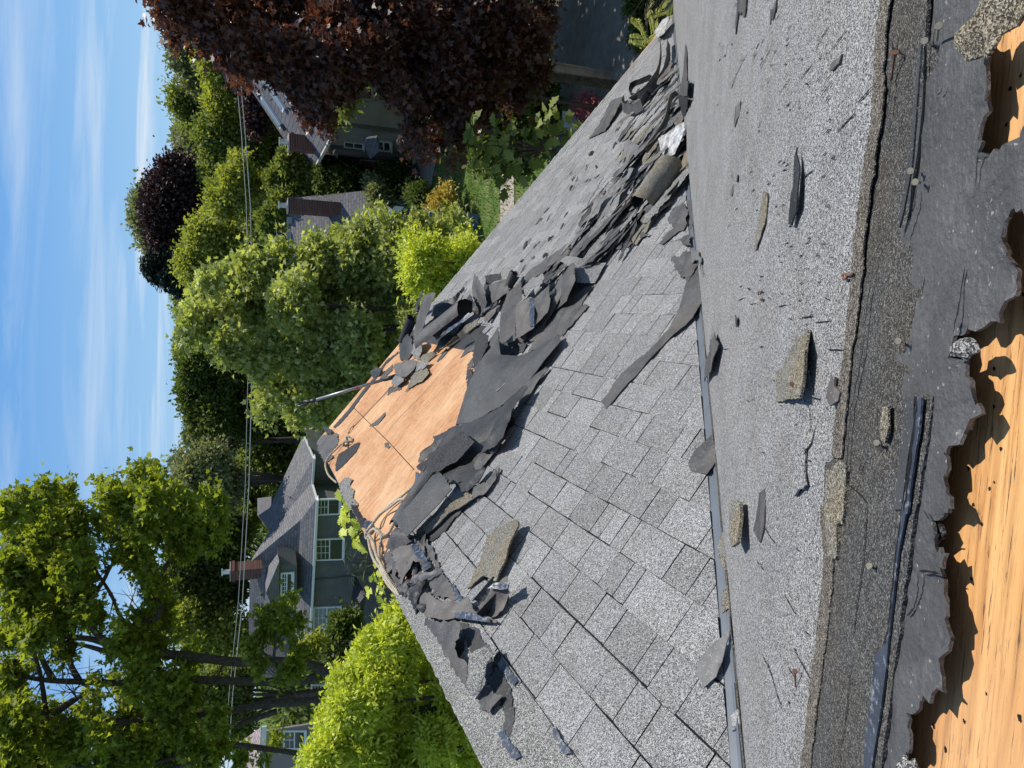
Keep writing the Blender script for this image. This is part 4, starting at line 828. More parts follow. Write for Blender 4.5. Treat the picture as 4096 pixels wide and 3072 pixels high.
ribbon(7, [(905, 240), (905, 320), (890, 400), (860, 450), (820, 500), (740, 560)], .10, .07, 'granT', 'long tan ribbon on edge near the eave corner', lean=.5)
ribbon(7, [(950, 240), (945, 330), (920, 420), (860, 490), (790, 590)], .07, .08, 'slate', 'grey ribbon on edge between tan ribbon and valley')
ribbon(7, [(700, 560), (690, 600), (740, 620), (800, 590)], .08, .11, 'slate', 'short bent grey ribbon at the rake edge', lean=.6)
ribbon(7, [(1000, 520), (960, 560), (935, 680), (880, 770), (820, 850)], .10, .06, 'granT', 'tan edge-on ribbon above the shiny whitish sheet', lean=.3)
scrap(7, [(500, 780, .02), (560, 700, .04), (622, 570, .09), (692, 545, .08), (652, 640, .05), (590, 740, .03)], 'slate', 'grey flap hanging over the rake edge of the gable slope', name='torn_sheet', cat=SH, h=.04)
scrap(7, [(870, 180, .10), (915, 115, .13), (955, 92, .12), (925, 190, .10), (890, 212, .08)], 'silver', 'white scrap sticking up at the eave corner', h=.1)
scrap(7, [(1005, 545, .04), (1030, 420, .03), (1048, 250, .03), (1056, 300, .03), (1050, 460, .04), (1066, 455, .06), (1060, 540, .06)], 'slate', 'tall thin grey scrap on the main slope beside the valley heap', h=.04, plane='M', rough=.002)
scrap(7, [(1002, 540, .05), (1062, 545, .06), (1048, 640, .03), (1030, 660, .02)], 'slateD', 'black flap put in for the shade beneath the tall thin scrap', h=.03, plane='M')
scrap(7, [(940, 600, .03), (985, 570, .05), (1000, 640, .04), (1030, 690, .03), (960, 740, .02), (905, 750, .02)], 'slateD', 'black sheet put in for the shaded hollow above the shiny whitish sheet', name='torn_sheet', cat=SH, h=.03)
# random flakes of the heaps
fr_ = random.Random(21)
def fill(n, z, poly, L0, L1, W0, W1, h0, h1, mats, label, group, an0=0., spread=.5):
    Q = [src(z, *p) for p in poly]; xs_ = [q[0] for q in Q]; ys_ = [q[1] for q in Q]; c = 0
    while c < n:
        x, y = fr_.uniform(min(xs_), max(xs_)), fr_.uniform(min(ys_), max(ys_))
        if not inpoly(x, y, Q): continue
        h = fr_.uniform(h0, h1); l = locG(x, y, h); an = fr_.gauss(an0, spread); Ln, Wd = fr_.uniform(L0, L1), fr_.uniform(W0, W1)
        ts, tt = fr_.uniform(-.18, .18), fr_.uniform(-.35, .35); pts = []
        for (u, v) in ((-.5, -.2), (-.35, -.5), (.2, -.45), (.5, -.15), (.4, .35), (-.1, .5), (-.45, .4)):
            u += fr_.uniform(-.12, .12); v += fr_.uniform(-.12, .12); dx, dy = u*Ln, v*Wd
            pts.append((l.x+dx*cos(an)-dy*sin(an), l.y+dx*sin(an)+dy*cos(an), max(.008, h+ts*dx+tt*dy)))
        scrap(0, pts, fr_.choice(mats), label, local=True, group=group, rough=.009, seg=.022, res=10, crump=.010, bulge=fr_.uniform(-.01, .035)); c += 1
fill(70, 3, [(0, 1300), (150, 850), (450, 480), (560, 330), (800, 60), (960, 0), (1000, 300), (985, 500), (960, 800), (700, 1060), (350, 1330), (100, 1440)], .12, .42, .04, .12, .015, .07, ['slate', 'slateM', 'slateM', 'brown', 'slateD', 'slateL', 'granT', 'granR'], 'torn grey flake lying lengthwise in the valley heap', 'flakes in the valley heap', 0, .22)
fill(34, 3, [(0, 1300), (150, 900), (450, 520), (800, 120), (960, 60), (1000, 300), (985, 560), (900, 800), (600, 1060), (300, 1300), (100, 1440)], .4, .95, .05, .15, .02, .09, ['slate', 'slateM', 'slateM', 'slateD', 'brown', 'slateL', 'granT', 'granR'], 'long torn sheet lying lengthwise in the valley heap', 'long sheets in the valley heap', 0, .12)
fill(22, 3, [(-500, 1900), (0, 1250), (150, 900), (500, 1000), (100, 1500), (-250, 2000)], .25, .7, .05, .13, .015, .06, ['slate', 'slateM', 'slateD', 'brown', 'felt'], 'long torn sheet between the middle heap and the valley heap', 'sheets joining the two heaps', 0, .15)
fill(26, 7, [(900, 200), (980, 150), (990, 560), (900, 760), (760, 900), (640, 700), (720, 600), (860, 420)], .15, .45, .05, .12, .02, .09, ['slate', 'brown', 'slateD', 'granT'], 'torn grey flake in the narrow end of the heap near the eave corner', 'flakes near the eave corner', 0, .2)
fill(26, 1, [(1290, 420), (1330, 300), (1480, 200), (1750, 60), (1950, -100), (2050, -60), (1900, 120), (1700, 420), (1560, 620), (1400, 560)], .10, .32, .04, .12, .01, .05, ['slate', 'brown', 'slateD', 'slateL'], 'torn grey flake in the middle heap above the shingles', 'flakes in the middle heap', 0, .4)
fill(14, 1, [(930, 1300), (1040, 1200), (1380, 1130), (1500, 1000), (1440, 1240), (1330, 1380), (1150, 1500), (1000, 1560)], .10, .3, .05, .12, .01, .05, ['slateD', 'slateD', 'slate'], 'dark torn flake in the shaded heap below the plywood', 'flakes in the shaded heap', 0, .5)
fill(16, 4, [(150, 400), (420, 300), (520, 500), (600, 700), (420, 850), (330, 700)], .08, .2, .04, .09, .01, .035, ['slate', 'slateD', 'brown'], 'torn flake under the sheets of the ridge heap', 'flakes in the ridge heap', 1.2, .6)
fill(22, 3, [(-600, 1700), (-300, 900), (300, 200), (520, -50), (560, 100), (100, 820), (-200, 1250), (-380, 1700)], .03, .12, .01, .03, .014, .02, ['slate', 'brown', 'slate'], 'small grey flake scattered on the far gable shingles', 'flakes scattered on the far shingles', 0, .25)
fill(10, 3, [(-600, 1700), (-300, 900), (300, 200), (520, -50), (560, 100), (100, 820)], .05, .12, .006, .012, .016, .02, ['wood'] if 'wood' in M_ else ['granT'], 'tan splinter on the far gable shingles', 'splinters on the far shingles', .3, .5)
# nails
def nail(z, hx, hy, tipx, tipy, hh, label, m='nail', rh=.0036, tiph=.026):
    H = planeM(*src(z, hx, hy), hh); T = planeM(*src(z, tipx, tipy), tiph); t = (H-T).normalized()
    e = empty('roofing_nail', T, label, 'nail')
    mb = MB(); mb.tube([H-t*.0006, H+t*.0012], rh, 14); mb.build('head', M_[m], e)
    mb = MB(); mb.tube([T, T+t*.003, H-t*.0006], [.0004, .0015, .0016], 8); mb.build('shank', M_[m], e)
nail('a', 1672, 165, 1660, 260, .040, 'bent nail with a round head in the dark band near the right edge')
nail('a', 1584, 258, 1610, 270, .036, 'nail head beside the white paint flecks of the dark band')
nail('a', 1395, 335, 1372, 515, .034, 'long rusty nail lying along the inner edge of the dark band', 'rust', .0045)
nail('a', 1495, 1080, 1530, 1078, .038, 'upper of two short nails pulled from the dark band')
nail('a', 1525, 1150, 1560, 1155, .038, 'lower of two short nails pulled from the dark band')
nail('b', 1416, 575, 1440, 582, .038, 'lone round nail head in the middle of the dark band')
nail('c', 1234, 381, 1255, 392, .036, 'round nail head beside the long tar strip')
nail('c', 765, 1048, 768, 1150, .036, 'rusty nail lying on the pale main slope', 'rust', .0045)
nail('b', 745, 848, 752, 866, .072, 'rusty nail stuck in the square-ended tan board', 'rust', .004, .06)
nail('b', 1280, 1218, 1300, 1235, .038, 'nail at the end of the pale granule scab')
def hook(z, pts, label):
    P = [planeM(*src(z, *p), .030) for p in pts]; mb = MB(); mb.tube(P, .0022, 8); tag(mb.build('bent_nail', M_['rust'], smooth=True), label, 'nail')
hook('b', [(1130, 152), (1100, 158), (1075, 150), (1062, 162), (1072, 180), (1090, 178)], 'bent rusty nail curled on the pale main slope')
hook('b', [(555, 262), (540, 262), (528, 270), (535, 280)], 'tiny bent nail, upper of a pair on the main slope')
hook('b', [(560, 310), (548, 308), (545, 316), (553, 320)], 'tiny bent nail, lower of a pair on the main slope')
# pits in the near plywood
mb = MB()
for z, x, y, r in (('a', 2125, 560, .0035), ('a', 2190, 475, .003), ('b', 2022, 748, .003), ('b', 2022, 990, .003), ('b', 2065, 1258, .0028), ('b', 1860, 1380, .003), ('b', 1993, 1508, .003), ('b', 1890, 1610, .003), ('b', 2023, 1468, .002), ('c', 1945, 118, .003), ('c', 1880, 465, .003), ('c', 1740, 708, .0025), ('c', 1972, 1190, .002), ('c', 1833, 1365, .0035), ('c', 1640, 1395, .004), ('c', 1715, 1545, .004), ('c', 2185, 1345, .004), ('a', 2100, 790, .003), ('b', 2205, 280, .003)):
    P = planeM(*src(z, x, y), .0004); X, Y = e2, nM.cross(e2); n = 14
    mb.add([P + (X*cos(2*pi*i/n) + Y*sin(2*pi*i/n)*1.25)*r*.7*rc.uniform(.6, 1.3) for i in range(n)], [tuple(range(n))])
mb.build('nail_holes', M_['crack'], house, fr=FM)
# ---------------------------------------------------------------- rope
def rope(z, path, rad, label):
    pts = [planeG(*src(z, *p[:2]), p[2]) for p in path]; Q = []
    for a, b, c, d in zip([pts[0]]+pts[:-2], pts[:-1], pts[1:], pts[2:]+[pts[-1]]):
        k = max(4, int((c-b).length/.008))
        for j in range(k):
            t = j/k; Q.append(((b*2)+(c-a)*t+(a*2-b*5+c*4-d)*t*t+(b*3-a-c*3+d)*t**3)*.5)
    Q.append(pts[-1]); mb = MB(); mb.tube(Q, rad*.78, 18, twist=95, lobes=3, ridge=.55)
    return mb
mb = rope(2, [(410, 62, .03), (330, 130, .03), (240, 200, .03), (170, 270, .04), (130, 330, .06), (100, 365, .07), (105, 400, .05), (140, 350, .08), (175, 345, .09), (200, 390, .07), (185, 470, .04), (190, 540, .03), (215, 620, .03), (270, 700, .02), (340, 780, .0)], .009, '')
mb2 = rope(2, [(345, 200, .02), (350, 160, .05), (315, 155, .06), (260, 195, .05), (200, 240, .04), (150, 300, .06), (115, 350, .05), (125, 450, .04), (150, 530, .03), (190, 590, .03), (240, 690, .02), (320, 770, .0)], .009, '')
mb3 = rope(2, [(290, 280, .03), (250, 360, .04), (220, 385, .06), (180, 360, .09), (150, 340, .10), (120, 375, .08), (150, 430, .06), (165, 500, .04), (200, 570, .04), (250, 660, .02), (330, 765, .0)], .009, '')
for q in (mb2, mb3): mb.add(q.V, q.F)
tag(mb.build('rope', M_['rope'], smooth=True), 'twisted beige rope looped over the ridge and running down both sides', 'rope')
mb = rope(1, [(420, 1225, .02), (385, 1260, .03), (345, 1300, .04), (320, 1345, .04), (325, 1390, .03), (345, 1430, .01), (390, 1470, -.02)], .009, '')
tag(mb.build('rope', M_['rope'], smooth=True), 'short twisted rope with a knot near the peak of the gable', 'rope')
kp = planeG(*src(1, 455, 1212), .035); mb = MB(); P = []
for i in range(60):
    a = i/60*2*pi; P.append(kp + sG*(.05*cos(2*a)) + d1*(.07*sin(3*a)) + nG*(.025*sin(5*a)))
mb.tube(P, .011, 8); tag(mb.build('knotted_cord', plain('camouflage_cord', (.26, .27, .22), .8, .1, 60, .5), smooth=True), 'camouflage cord knotted at the end of the short rope', 'cord')
# ---------------------------------------------------------------- roofing shovel
rt = ray(*src('r', 205, 432)); T = rt.normalized()*7.84; Bp = planeG(*src('r', 905, 225), .05)
tip = ray(*src('r', 100, 485)).normalized()*7.80
sh = empty('roofing_shovel', Bp, 'roofing shovel with a grey metal shaft and black grip leaning out of the debris', 'shovel')
ax = (T-Bp).normalized()
mb = MB(); mb.tube([Bp+ax*.06, T], .0165, 14); mb.build('shaft', plain('brushed_shaft', (.26, .25, .25), .35, .5, 40, .2, metal=.4), sh, smooth=True)
mb = MB(); mb.tube([Bp-ax*.02, Bp+ax*.12], [.026, .021], 12); mb.build('collar', M_['slateD'], sh, smooth=True)
mt = Bp + (T-Bp)*.445; mb = MB(); mb.tube([mt-ax*.008, mt+ax*.008], .019, 14); mb.build('tape_band', plain('red_tape', (.45, .03, .04), .5), sh)
s1 = (ax.cross(nG)).normalized(); Lg = (tip-T).length; blk = plain('black_plastic', (.02, .02, .022), .45, .5)
mb = MB(); mb.tube([T-ax*.05, T+ax*.01], .021, 12)
mb.tube([T, T+ax*.04, T+ax*.07+s1*.045, T+ax*(Lg-.02)+s1*.05, T+ax*Lg+s1*.01, T+ax*Lg-s1*.03, T+ax*(Lg-.03)-s1*.05, T+ax*.07-s1*.045, T+ax*.04], [.02, .018, .012, .012, .013, .013, .012, .012, .018], 8); mb.build('grip', blk, sh, smooth=True)
mb = MB(); w_ = ax.cross(nG).normalized(); mb.slab([Bp+w_*.04, Bp-w_*.04, Bp-ax*.22-w_*.11-nG*.03, Bp-ax*.22+w_*.11-nG*.03], .004); mb.build('blade', M_['rust'], sh)
# ================================================================== GROUND
lawn_m, t_, b_ = mat('lawn_grass', .95, .1)
n_ = tex(t_, 'Noise', 1.4, detail=6, rough=.7); n2_ = tex(t_, 'Noise', 24, detail=4)
c_ = ramp(t_, n_.outputs[0], [(.3, (.055, .10, .022)), (.52, (.10, .16, .04)), (.66, (.20, .20, .085))])
c_ = mix(t_, .7, c_, ramp(t_, n2_.outputs[0], [(.3, g3(.6)), (.7, g3(1.3))]), 'MULTIPLY'); t_.links.new(c_, b_.inputs['Base Color']); bump(t_, b_, n2_.outputs[0], .03)
pave_m = plain('pale_concrete', (.36, .32, .27), .9, .2, 6, .18, .004)
asph_m = plain('worn_driveway', (.27, .245, .21), .9, .2, 3, .2, .004)
mb = MB(); mb.slab([Vector((-500, -60, GROUND)), Vector((500, -60, GROUND)), Vector((500, 900, GROUND)), Vector((-500, 900, GROUND))], .3, nrm=Vector((0, 0, 1)))
tag(mb.build('ground', lawn_m), kind='structure')
def gpoly(name, pts, m, dz, label=None):
    P = [dZ(x, y, GROUND+dz) for x, y in pts]; V = [p for p in P] ; mb = MB(); mb.slab(P, .02+dz*.5, nrm=Vector((0, 0, 1)))
    if (P[1]-P[0]).cross(P[2]-P[0]).z < 0: mb = MB(); mb.slab(P[::-1], .02, nrm=Vector((0, 0, 1)))
    return tag(mb.build(name, m), kind='structure')
gpoly('path', [(1080, 385), (1082, 560), (1112, 560), (1110, 385), (1100, 250), (1090, 180)], pave_m, .03)
gpoly('driveway', [(1190, -260), (1195, 120), (1150, 300), (1185, 330), (1420, 300), (1600, 200), (1700, -260)], asph_m, .03)
gpoly('side_path', [(905, 380), (900, 260), (930, 130), (955, 150), (950, 300), (930, 400)], pave_m, .05)
# ================================================================== HOUSES
def roofmat(name, c, sc_=1.):
    m, t, b = mat(name, .85, .2)
    n = tex(t, 'Noise', 4.5, detail=5, rough=.7); col = ramp(t, n.outputs[0], [(.3, tuple(x*.78 for x in c)), (.7, tuple(x*1.2 for x in c))])
    br = t.nodes.new('ShaderNodeTexBrick'); cc = t.nodes.new('ShaderNodeTexCoord'); t.links.new(cc.outputs['UV'], br.inputs['Vector'])
    br.inputs['Color1'].default_value = (1, 1, 1, 1); br.inputs['Color2'].default_value = (.74, .74, .76, 1); br.inputs['Mortar'].default_value = (.42, .42, .44, 1)
    br.inputs['Scale'].default_value = 1; br.inputs['Brick Width'].default_value = .42*sc_; br.inputs['Row Height'].default_value = .19*sc_; br.inputs['Mortar Size'].default_value = .016*sc_; br.inputs['Mortar Smooth'].default_value = .3
    col = mix(t, 1., col, br.outputs['Color'], 'MULTIPLY'); t.links.new(col, b.inputs['Base Color']); bump(t, b, br.outputs['Fac'], -.01)
    return m
RG = roofmat('grey_roof_shingles', (.19, .187, .19)); RGd = roofmat('dark_grey_roof_shingles', (.11, .11, .12)); RT = roofmat('tan_roof_shingles', (.27, .25, .21)); RTb = roofmat('brownish_grey_roof', (.16, .155, .165), 1.6)
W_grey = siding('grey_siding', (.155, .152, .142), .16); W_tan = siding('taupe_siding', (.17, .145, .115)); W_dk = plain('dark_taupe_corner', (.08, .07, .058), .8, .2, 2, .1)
white = plain('white_trim', (.72, .73, .72), .6, .3, 3, .05); brickm, t_, b_ = mat('red_brick', .9, .15)
br = t_.nodes.new('ShaderNodeTexBrick'); cc = t_.nodes.new('ShaderNodeTexCoord'); mp_ = t_.nodes.new('ShaderNodeMapping'); mp_.inputs['Rotation'].default_value = (pi/2, 0, 0)
t_.links.new(cc.outputs['Object'], mp_.inputs[0]); t_.links.new(mp_.outputs[0], br.inputs['Vector'])
br.inputs['Color1'].default_value = (.17, .065, .045, 1); br.inputs['Color2'].default_value = (.10, .04, .032, 1); br.inputs['Mortar'].default_value = (.24, .20, .17, 1); br.inputs['Scale'].default_value = 1; br.inputs['Brick Width'].default_value = .24; br.inputs['Row Height'].default_value = .085; br.inputs['Mortar Size'].default_value = .008
t_.links.new(br.outputs['Color'], b_.inputs['Base Color'])
glass = plain('window_glass', (.02, .025, .03), .05, .8); curtain = plain('pale_blind', (.30, .31, .31), .8, .1, 5, .2)
wood_red = plain('red_brown_fence_wood', (.16, .05, .025), .7, .2, 3, .3); steel = plain('galvanised_cowl', (.6, .6, .58), .35, .5, metal=.6)
def uvmesh(name, P, m, parent, thick=.12, eave=None):
    """planar roof face with UV in metres: u along the eave (P[0]->P[1])"""
    P = [Vector(p) for p in P]; n = (P[1]-P[0]).cross(P[2]-P[0]).normalized()
    if n.z < 0: P = P[::-1]; n = -n
    u = Vector((0, 0, 1)).cross(n); u = u.normalized() if u.length > .01 else Vector((1, 0, 0)); v = n.cross(u)
    k = len(P); V = P + [p-n*thick for p in P]; F = [tuple(range(k)), tuple(range(2*k-1, k-1, -1))] + [(i, i+k, (i+1) % k+k, (i+1) % k) for i in range(k)]
    o = mesh(name, V, F, m, parent, center=True)
    uvl = o.data.uv_layers.new(name='UVMap')
    for lp in o.data.loops:
        p = V[lp.vertex_index]; uvl.data[lp.index].uv = (p.dot(u), p.dot(v))
    return o
def wall(name, a, b, ztop, m, parent, zb=GROUND, th=.2):
    a, b = Vector(a), Vector(b); a.z = b.z = 0; mb = MB(); Z = lambda p, z: Vector((p.x, p.y, z))
    nn = (b-a).cross(Vector((0, 0, 1))).normalized(); nn = nn if nn.dot((a+b)/2) < 0 else -nn
    mb.slab([Z(a, zb), Z(b, zb), Z(b, ztop), Z(a, ztop)], th, nrm=nn); return mb.build(name, m, parent)
def window(a, b, c, d, parent, name='window', pane=glass, fw=.09, nx=2, ny=2, fm=None, sill=True):
    """a,b,c,d = corners (top left, top right, bottom right, bottom left); frame with muntins, pane behind"""
    a, b, c, d = [Vector(p) for p in (a, b, c, d)]; X = (b-a); Y = (d-a); n = X.cross(Y).normalized()
    if n.dot(a) > 0: n = -n
    at = lambda u, v: a.lerp(b, u).lerp(d.lerp(c, u), v)
    fm = fm or white; mb = MB(); wx, wy = fw/X.length, fw/Y.length
    def bar(u0, u1, v0, v1, dep):
        P = [at(u0, v0), at(u1, v0), at(u1, v1), at(u0, v1)]; V = [p+n*dep for p in P] + [p-n*.02 for p in P]
        mb.add(V, [(0, 1, 2, 3), (7, 6, 5, 4), (0, 4, 5, 1), (1, 5, 6, 2), (2, 6, 7, 3), (3, 7, 4, 0)])
    bar(0, 1, 0, wy, .07); bar(0, 1, 1-wy, 1, .07); bar(0, wx, wy, 1-wy, .07); bar(1-wx, 1, wy, 1-wy, .07)
    for i in range(1, nx): u = wx+(1-2*wx)*i/nx; bar(u-wx*.2, u+wx*.2, wy, .5, .04)
    bar(wx, 1-wx, .5-wy*.35, .5+wy*.35, .05)
    for i in range(1, ny): v = wy+(.5-wy)*i/ny; bar(wx, 1-wx, v-wy*.15, v+wy*.15, .035)
    f = mb.build(name, fm, parent)
    mb = MB(); P = [at(wx*.5, wy*.5)+n*.02, at(1-wx*.5, wy*.5)+n*.02, at(1-wx*.5, 1-wy*.5)+n*.02, at(wx*.5, 1-wy*.5)+n*.02]; mb.slab(P, .01); mb.build('pane', pane, f)
    if sill:
        mb = MB(); P = [at(-.04, 1)+n*.02, at(1.04, 1)+n*.02]; dn = (d-a).normalized(); beam(mb, P[0], P[1], n*.12, dn*.06); mb.build('sill', fm, f)
    return f
def chimney(c, wx, wy, h, parent, X, m=brickm, cap='cowl'):
    """c = centre of the foot, X = horizontal direction of its width"""
    X = Vector((X.x, X.y, 0)).normalized(); Y = Vector((0, 0, 1)).cross(X); mb = MB()
    mb.box((0, 0, 0), wx, wy, h); mb.box((0, 0, h-.22), wx+.12, wy+.12, .16)
    fr = frame(X, Y, Vector((0, 0, 1)), Vector(c)); o = mesh('chimney', mb.V, mb.F, m, parent, fr, world=False)
    mb = MB(); mb.box((0, 0, h), wx+.06, wy+.06, .06); mesh('chimney_crown', mb.V, mb.F, plain('mortar_crown', (.35, .33, .30), .9), o, fr, world=False)
    mb = MB(); mb.tube([(0, 0, h+.06), (0, 0, h+.45)], .14, 12); mb.tube([(0, 0, h+.45), (0, 0, h+.52)], .22, 12)
    mesh('chimney_pot', mb.V, mb.F, steel if cap == 'cowl' else brickm, o, fr, world=False); return o
def HH(x, y, Y): return atY(*src('h', x, y), Y)
def HZ(x, y, z): return atZ(*src('h', x, y), z)
EZ = -3.6
# ---- left house: hipped roof with flared eaves, dormer, chimney
a1 = HZ(1167, 835, EZ); a0 = HZ(1092, 2300, EZ); a2 = HZ(1127, 695, EZ); b2 = HZ(1141, 488, EZ)
print('left house', a0, a1, a2, b2)
ev = (a1-a0).normalized(); ev.z = 0; inn = Vector((-ev.y, ev.x, 0)); inn = inn if inn.y > 0 else -inn
lh = empty('house', (a1.x, a1.y, GROUND), 'grey sided house with hipped grey roof, brick chimney and roof dormer on the left', 'house')
rdgR = HH(622, 1345, a1.y+5.5); rdgL = HH(606, 2300, a0.y+6.5)
fl = lambda p, q, f, drop=.33: p.lerp(q, f) - Vector((0, 0, drop))
a0m, a1m = fl(a0, rdgL, .30), fl(a1, rdgR, .30)
uvmesh('roof', [a0, a1, a1m, a0m], RG, lh); uvmesh('roof', [a0m, a1m, rdgR, rdgL], RG, lh)
pB = HH(690, 958, a1.y+10.); vly = HH(785, 1085, a1.y+7.0); 
a2i = a2 + inn*.2
uvmesh('roof', [a1, a2, vly, a1m], RG, lh); uvmesh('roof', [a1m, vly, rdgR], RG, lh)
hb = HH(786, 893, b2.y+5.5); b2m = fl(b2, hb, .30)
uvmesh('roof', [a2, b2, b2m, vly], RG, lh); uvmesh('roof', [vly, b2m, hb], RG, lh); uvmesh('roof', [vly, hb, pB], RG, lh)
tp = HH(1060, 302, b2.y+5); tp.z = max(tp.z, EZ)
tp = HZ(1060, 302, EZ+.25)
print('tp', tp, b2)
uvmesh('roof', [b2, tp, b2m], RG, lh); uvmesh('roof', [b2m, tp, hb], RG, lh)
uvmesh('roof', [rdgL, rdgR, rdgR+inn*6+Vector((0, 0, -3.5)), rdgL+inn*7+Vector((0, 0, -3.5))], RG, lh)
for a, b in ((a0, a1), (a1, a2), (a2, b2), (b2, tp)):
    mb = MB(); beam(mb, a-Vector((0, 0, .02)), b-Vector((0, 0, .02)), -inn*.1, Vector((0, 0, -.13))); mb.build('gutter', white, lh)
wo_ = inn*.5
w0, w1 = a0+wo_-ev*0, a1+wo_-ev*.5; w2, w3 = a2+wo_-ev*.5, b2+wo_-ev*.6
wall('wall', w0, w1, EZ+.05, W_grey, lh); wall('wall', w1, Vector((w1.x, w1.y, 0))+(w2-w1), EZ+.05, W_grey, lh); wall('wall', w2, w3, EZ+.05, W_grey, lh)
wall('wall', w3, w3+inn*8, EZ+.05, W_grey, lh); mb = MB()
for (a, b) in ((a0, a1), (a2, b2)): beam(mb, a-Vector((0, 0, .14)), b-Vector((0, 0, .14)), wo_, Vector((0, 0, -.04)))
mb.build('soffit', white, lh)
def onwall(x, y, off=.03):
    r = ray(*src('h', x, y)); n = inn; d = (w0-inn*off).dot(n); return r*(d/r.dot(n))
window(onwall(1165, 1330), onwall(1163, 1150), onwall(1400, 1140), onwall(1395, 1322), lh, nx=3, ny=3)
window(onwall(1168, 955), onwall(1170, 820), onwall(1372, 812), onwall(1368, 945), lh, nx=2, ny=3)
def K7(x, y): sx, sy = src('k', x, y); return ((sx-700)/.4822, (sy-1600)/.4822)
window(onwall(*K7(1976, 778)), onwall(*K7(1980, 640)), onwall(*K7(2152, 634)), onwall(*K7(2148, 772)), lh, nx=2, ny=3, pane=curtain)
window(onwall(*K7(1985, 1020)), onwall(*K7(1985, 938)), onwall(*K7(2120, 934)), onwall(*K7(2115, 1015)), lh, nx=2, ny=3)
window(onwall(*K7(1965, 1210)), onwall(*K7(1965, 1130)), onwall(*K7(2090, 1126)), onwall(*K7(2085, 1205)), lh, nx=2, ny=3)
mb = MB(); q0 = onwall(1165, 1495, .1); q1 = onwall(1640, 1470, .1); mb.tube([q0, Vector((q0.x, q0.y, GROUND+.2))], .045, 8); mb.build('downspout', W_grey, lh)
# dormer
dn0 = HH(868, 1355, (a1.y+rdgR.y)/2 - 1.0)
def onfr(x, y): 
    r = ray(*src('h', x, y)); return r*(dn0.dot(inn)/r.dot(inn))
dA, dB, dC, dD = onfr(868, 1395), onfr(868, 1650), onfr(985, 1645), onfr(980, 1395)
mb = MB(); mb.slab([onfr(855, 1370), onfr(855, 1700), onfr(1010, 1700), onfr(1010, 1370)], 1.6, nrm=-inn); mb.build('dormer', W_grey, lh)
window(onfr(872, 1620)-inn*.05, onfr(875, 1425)-inn*.05, onfr(980, 1420)-inn*.05, onfr(976, 1615)-inn*.05, lh, nx=5, ny=2, fw=.11)
dp = onfr(752, 1560); dr_ = onfr(862, 1300); dl_ = onfr(862, 1790); bk = inn*3.2
dpB = HH(745, 1420, dn0.y+3.2)
uvmesh('dormer_roof', [dr_-inn*.35, dp-inn*.35, dpB], RG, lh); uvmesh('dormer_roof', [dp-inn*.35, dl_-inn*.35, HH(735, 1700, dn0.y+3)], RG, lh)
uvmesh('dormer_roof', [dr_-inn*.35, dpB, HH(745, 1420, dn0.y+3.2)+ev*.3-Vector((0, 0, .2)), HH(850, 1275, dn0.y+1)], RG, lh)
mb = MB(); mb.slab([dp-inn*.3, dr_-inn*.3, dl_-inn*.3], .1); mb.build('dormer_gable', W_grey, lh)
cf_ = HH(675, 1405, rdgR.y-1.1); chimney((cf_.x, cf_.y, cf_.z-.3), .78, .78, 1.75, lh, ev)
# low porch roof of the left house
pr = [onwall(1490, 1465, 2.2), onwall(1600, 1659, 2.2)]
pz = GROUND+2.9
q = [HZ(1490, 1465, pz), HZ(1560, 1620, pz), HZ(1540, 1800, pz), HZ(1450, 1760, pz+.9)]
uvmesh('porch_roof', q, RGd, lh, .15)
# far wing of the left house with roof vents
qa = [HH(683, 955, a1.y+16), HH(683, 820, a1.y+16), HH(800, 850, a1.y+13), HH(790, 1085, a1.y+13), HH(700, 970, a1.y+14)]
uvmesh('roof', [HH(683, 955, a1.y+15), HH(683, 815, a1.y+15), HH(800, 800, a1.y+12), HH(790, 1085, a1.y+12)], RG, lh)
# ---- middle house
def U(x, y, Y): return atY(*src('u', x, y), Y)
def UZ(x, y, z): return atZ(*src('u', x, y), z)
e0, e1 = UZ(1378, 1203, -6.1), UZ(1388, 1760, -6.1)
mh = empty('house', (e0.x, e0.y, GROUND), 'small house with plain grey gable roof and tall brick chimney in the middle distance', 'house')
r0, r1 = U(875, 1253, e0.y+4.2), U(875, 1760, e1.y+4.2); r0.z = r1.z = (r0.z+r1.z)/2
print('middle house', e0, e1, r0, r1)
uvmesh('roof', [e0, e1, r1, r0], RG, mh); nb = (r0-e0); nb.z = 0
uvmesh('roof', [r0, r1, r1+nb+Vector((0, 0, e0.z-r0.z)), r0+nb+Vector((0, 0, e0.z-r0.z))], RG, mh)
bI = nb.normalized()
wall('wall', e0+bI*.4, e1+bI*.4, e0.z, plain('blue_grey_siding', (.12, .15, .18), .8, .2, 2, .1), mh)
mb = MB(); wr = (e0-e1).normalized()*-.35; mb.slab([e0+wr+bI*.4, r0+wr, e0+nb*2+wr-bI*.4, foot(e0+nb*2+wr), foot(e0+wr+bI*.4)], .2); mb.build('gable_wall', W_tan, mh)
mb = MB(); beam(mb, e0, r0, (e1-e0).normalized()*.05, Vector((0, 0, -.2))); mb.build('bargeboard', white, mh); mb = MB(); beam(mb, e0-Vector((0, 0, .02)), e1-Vector((0, 0, .02)), -bI*.12, Vector((0, 0, -.13))); mb.build('gutter', white, mh)
cfm = U(1165, 1325, e0.y+1.6); top = U(850, 1300, cfm.y); chimney(cfm-Vector((0, 0, .3)), .66, .66, top.z-cfm.z+.1, mh, e1-e0)
for x in (1395, 1490, 1585):
    vq = U(885, x, r0.y-.25); mb = MB(); mb.box(vq-Vector((0, 0, .1)), .35, .3, .28); mb.build('roof_vent', plain('vent_metal', (.30, .34, .33), .5), mh)
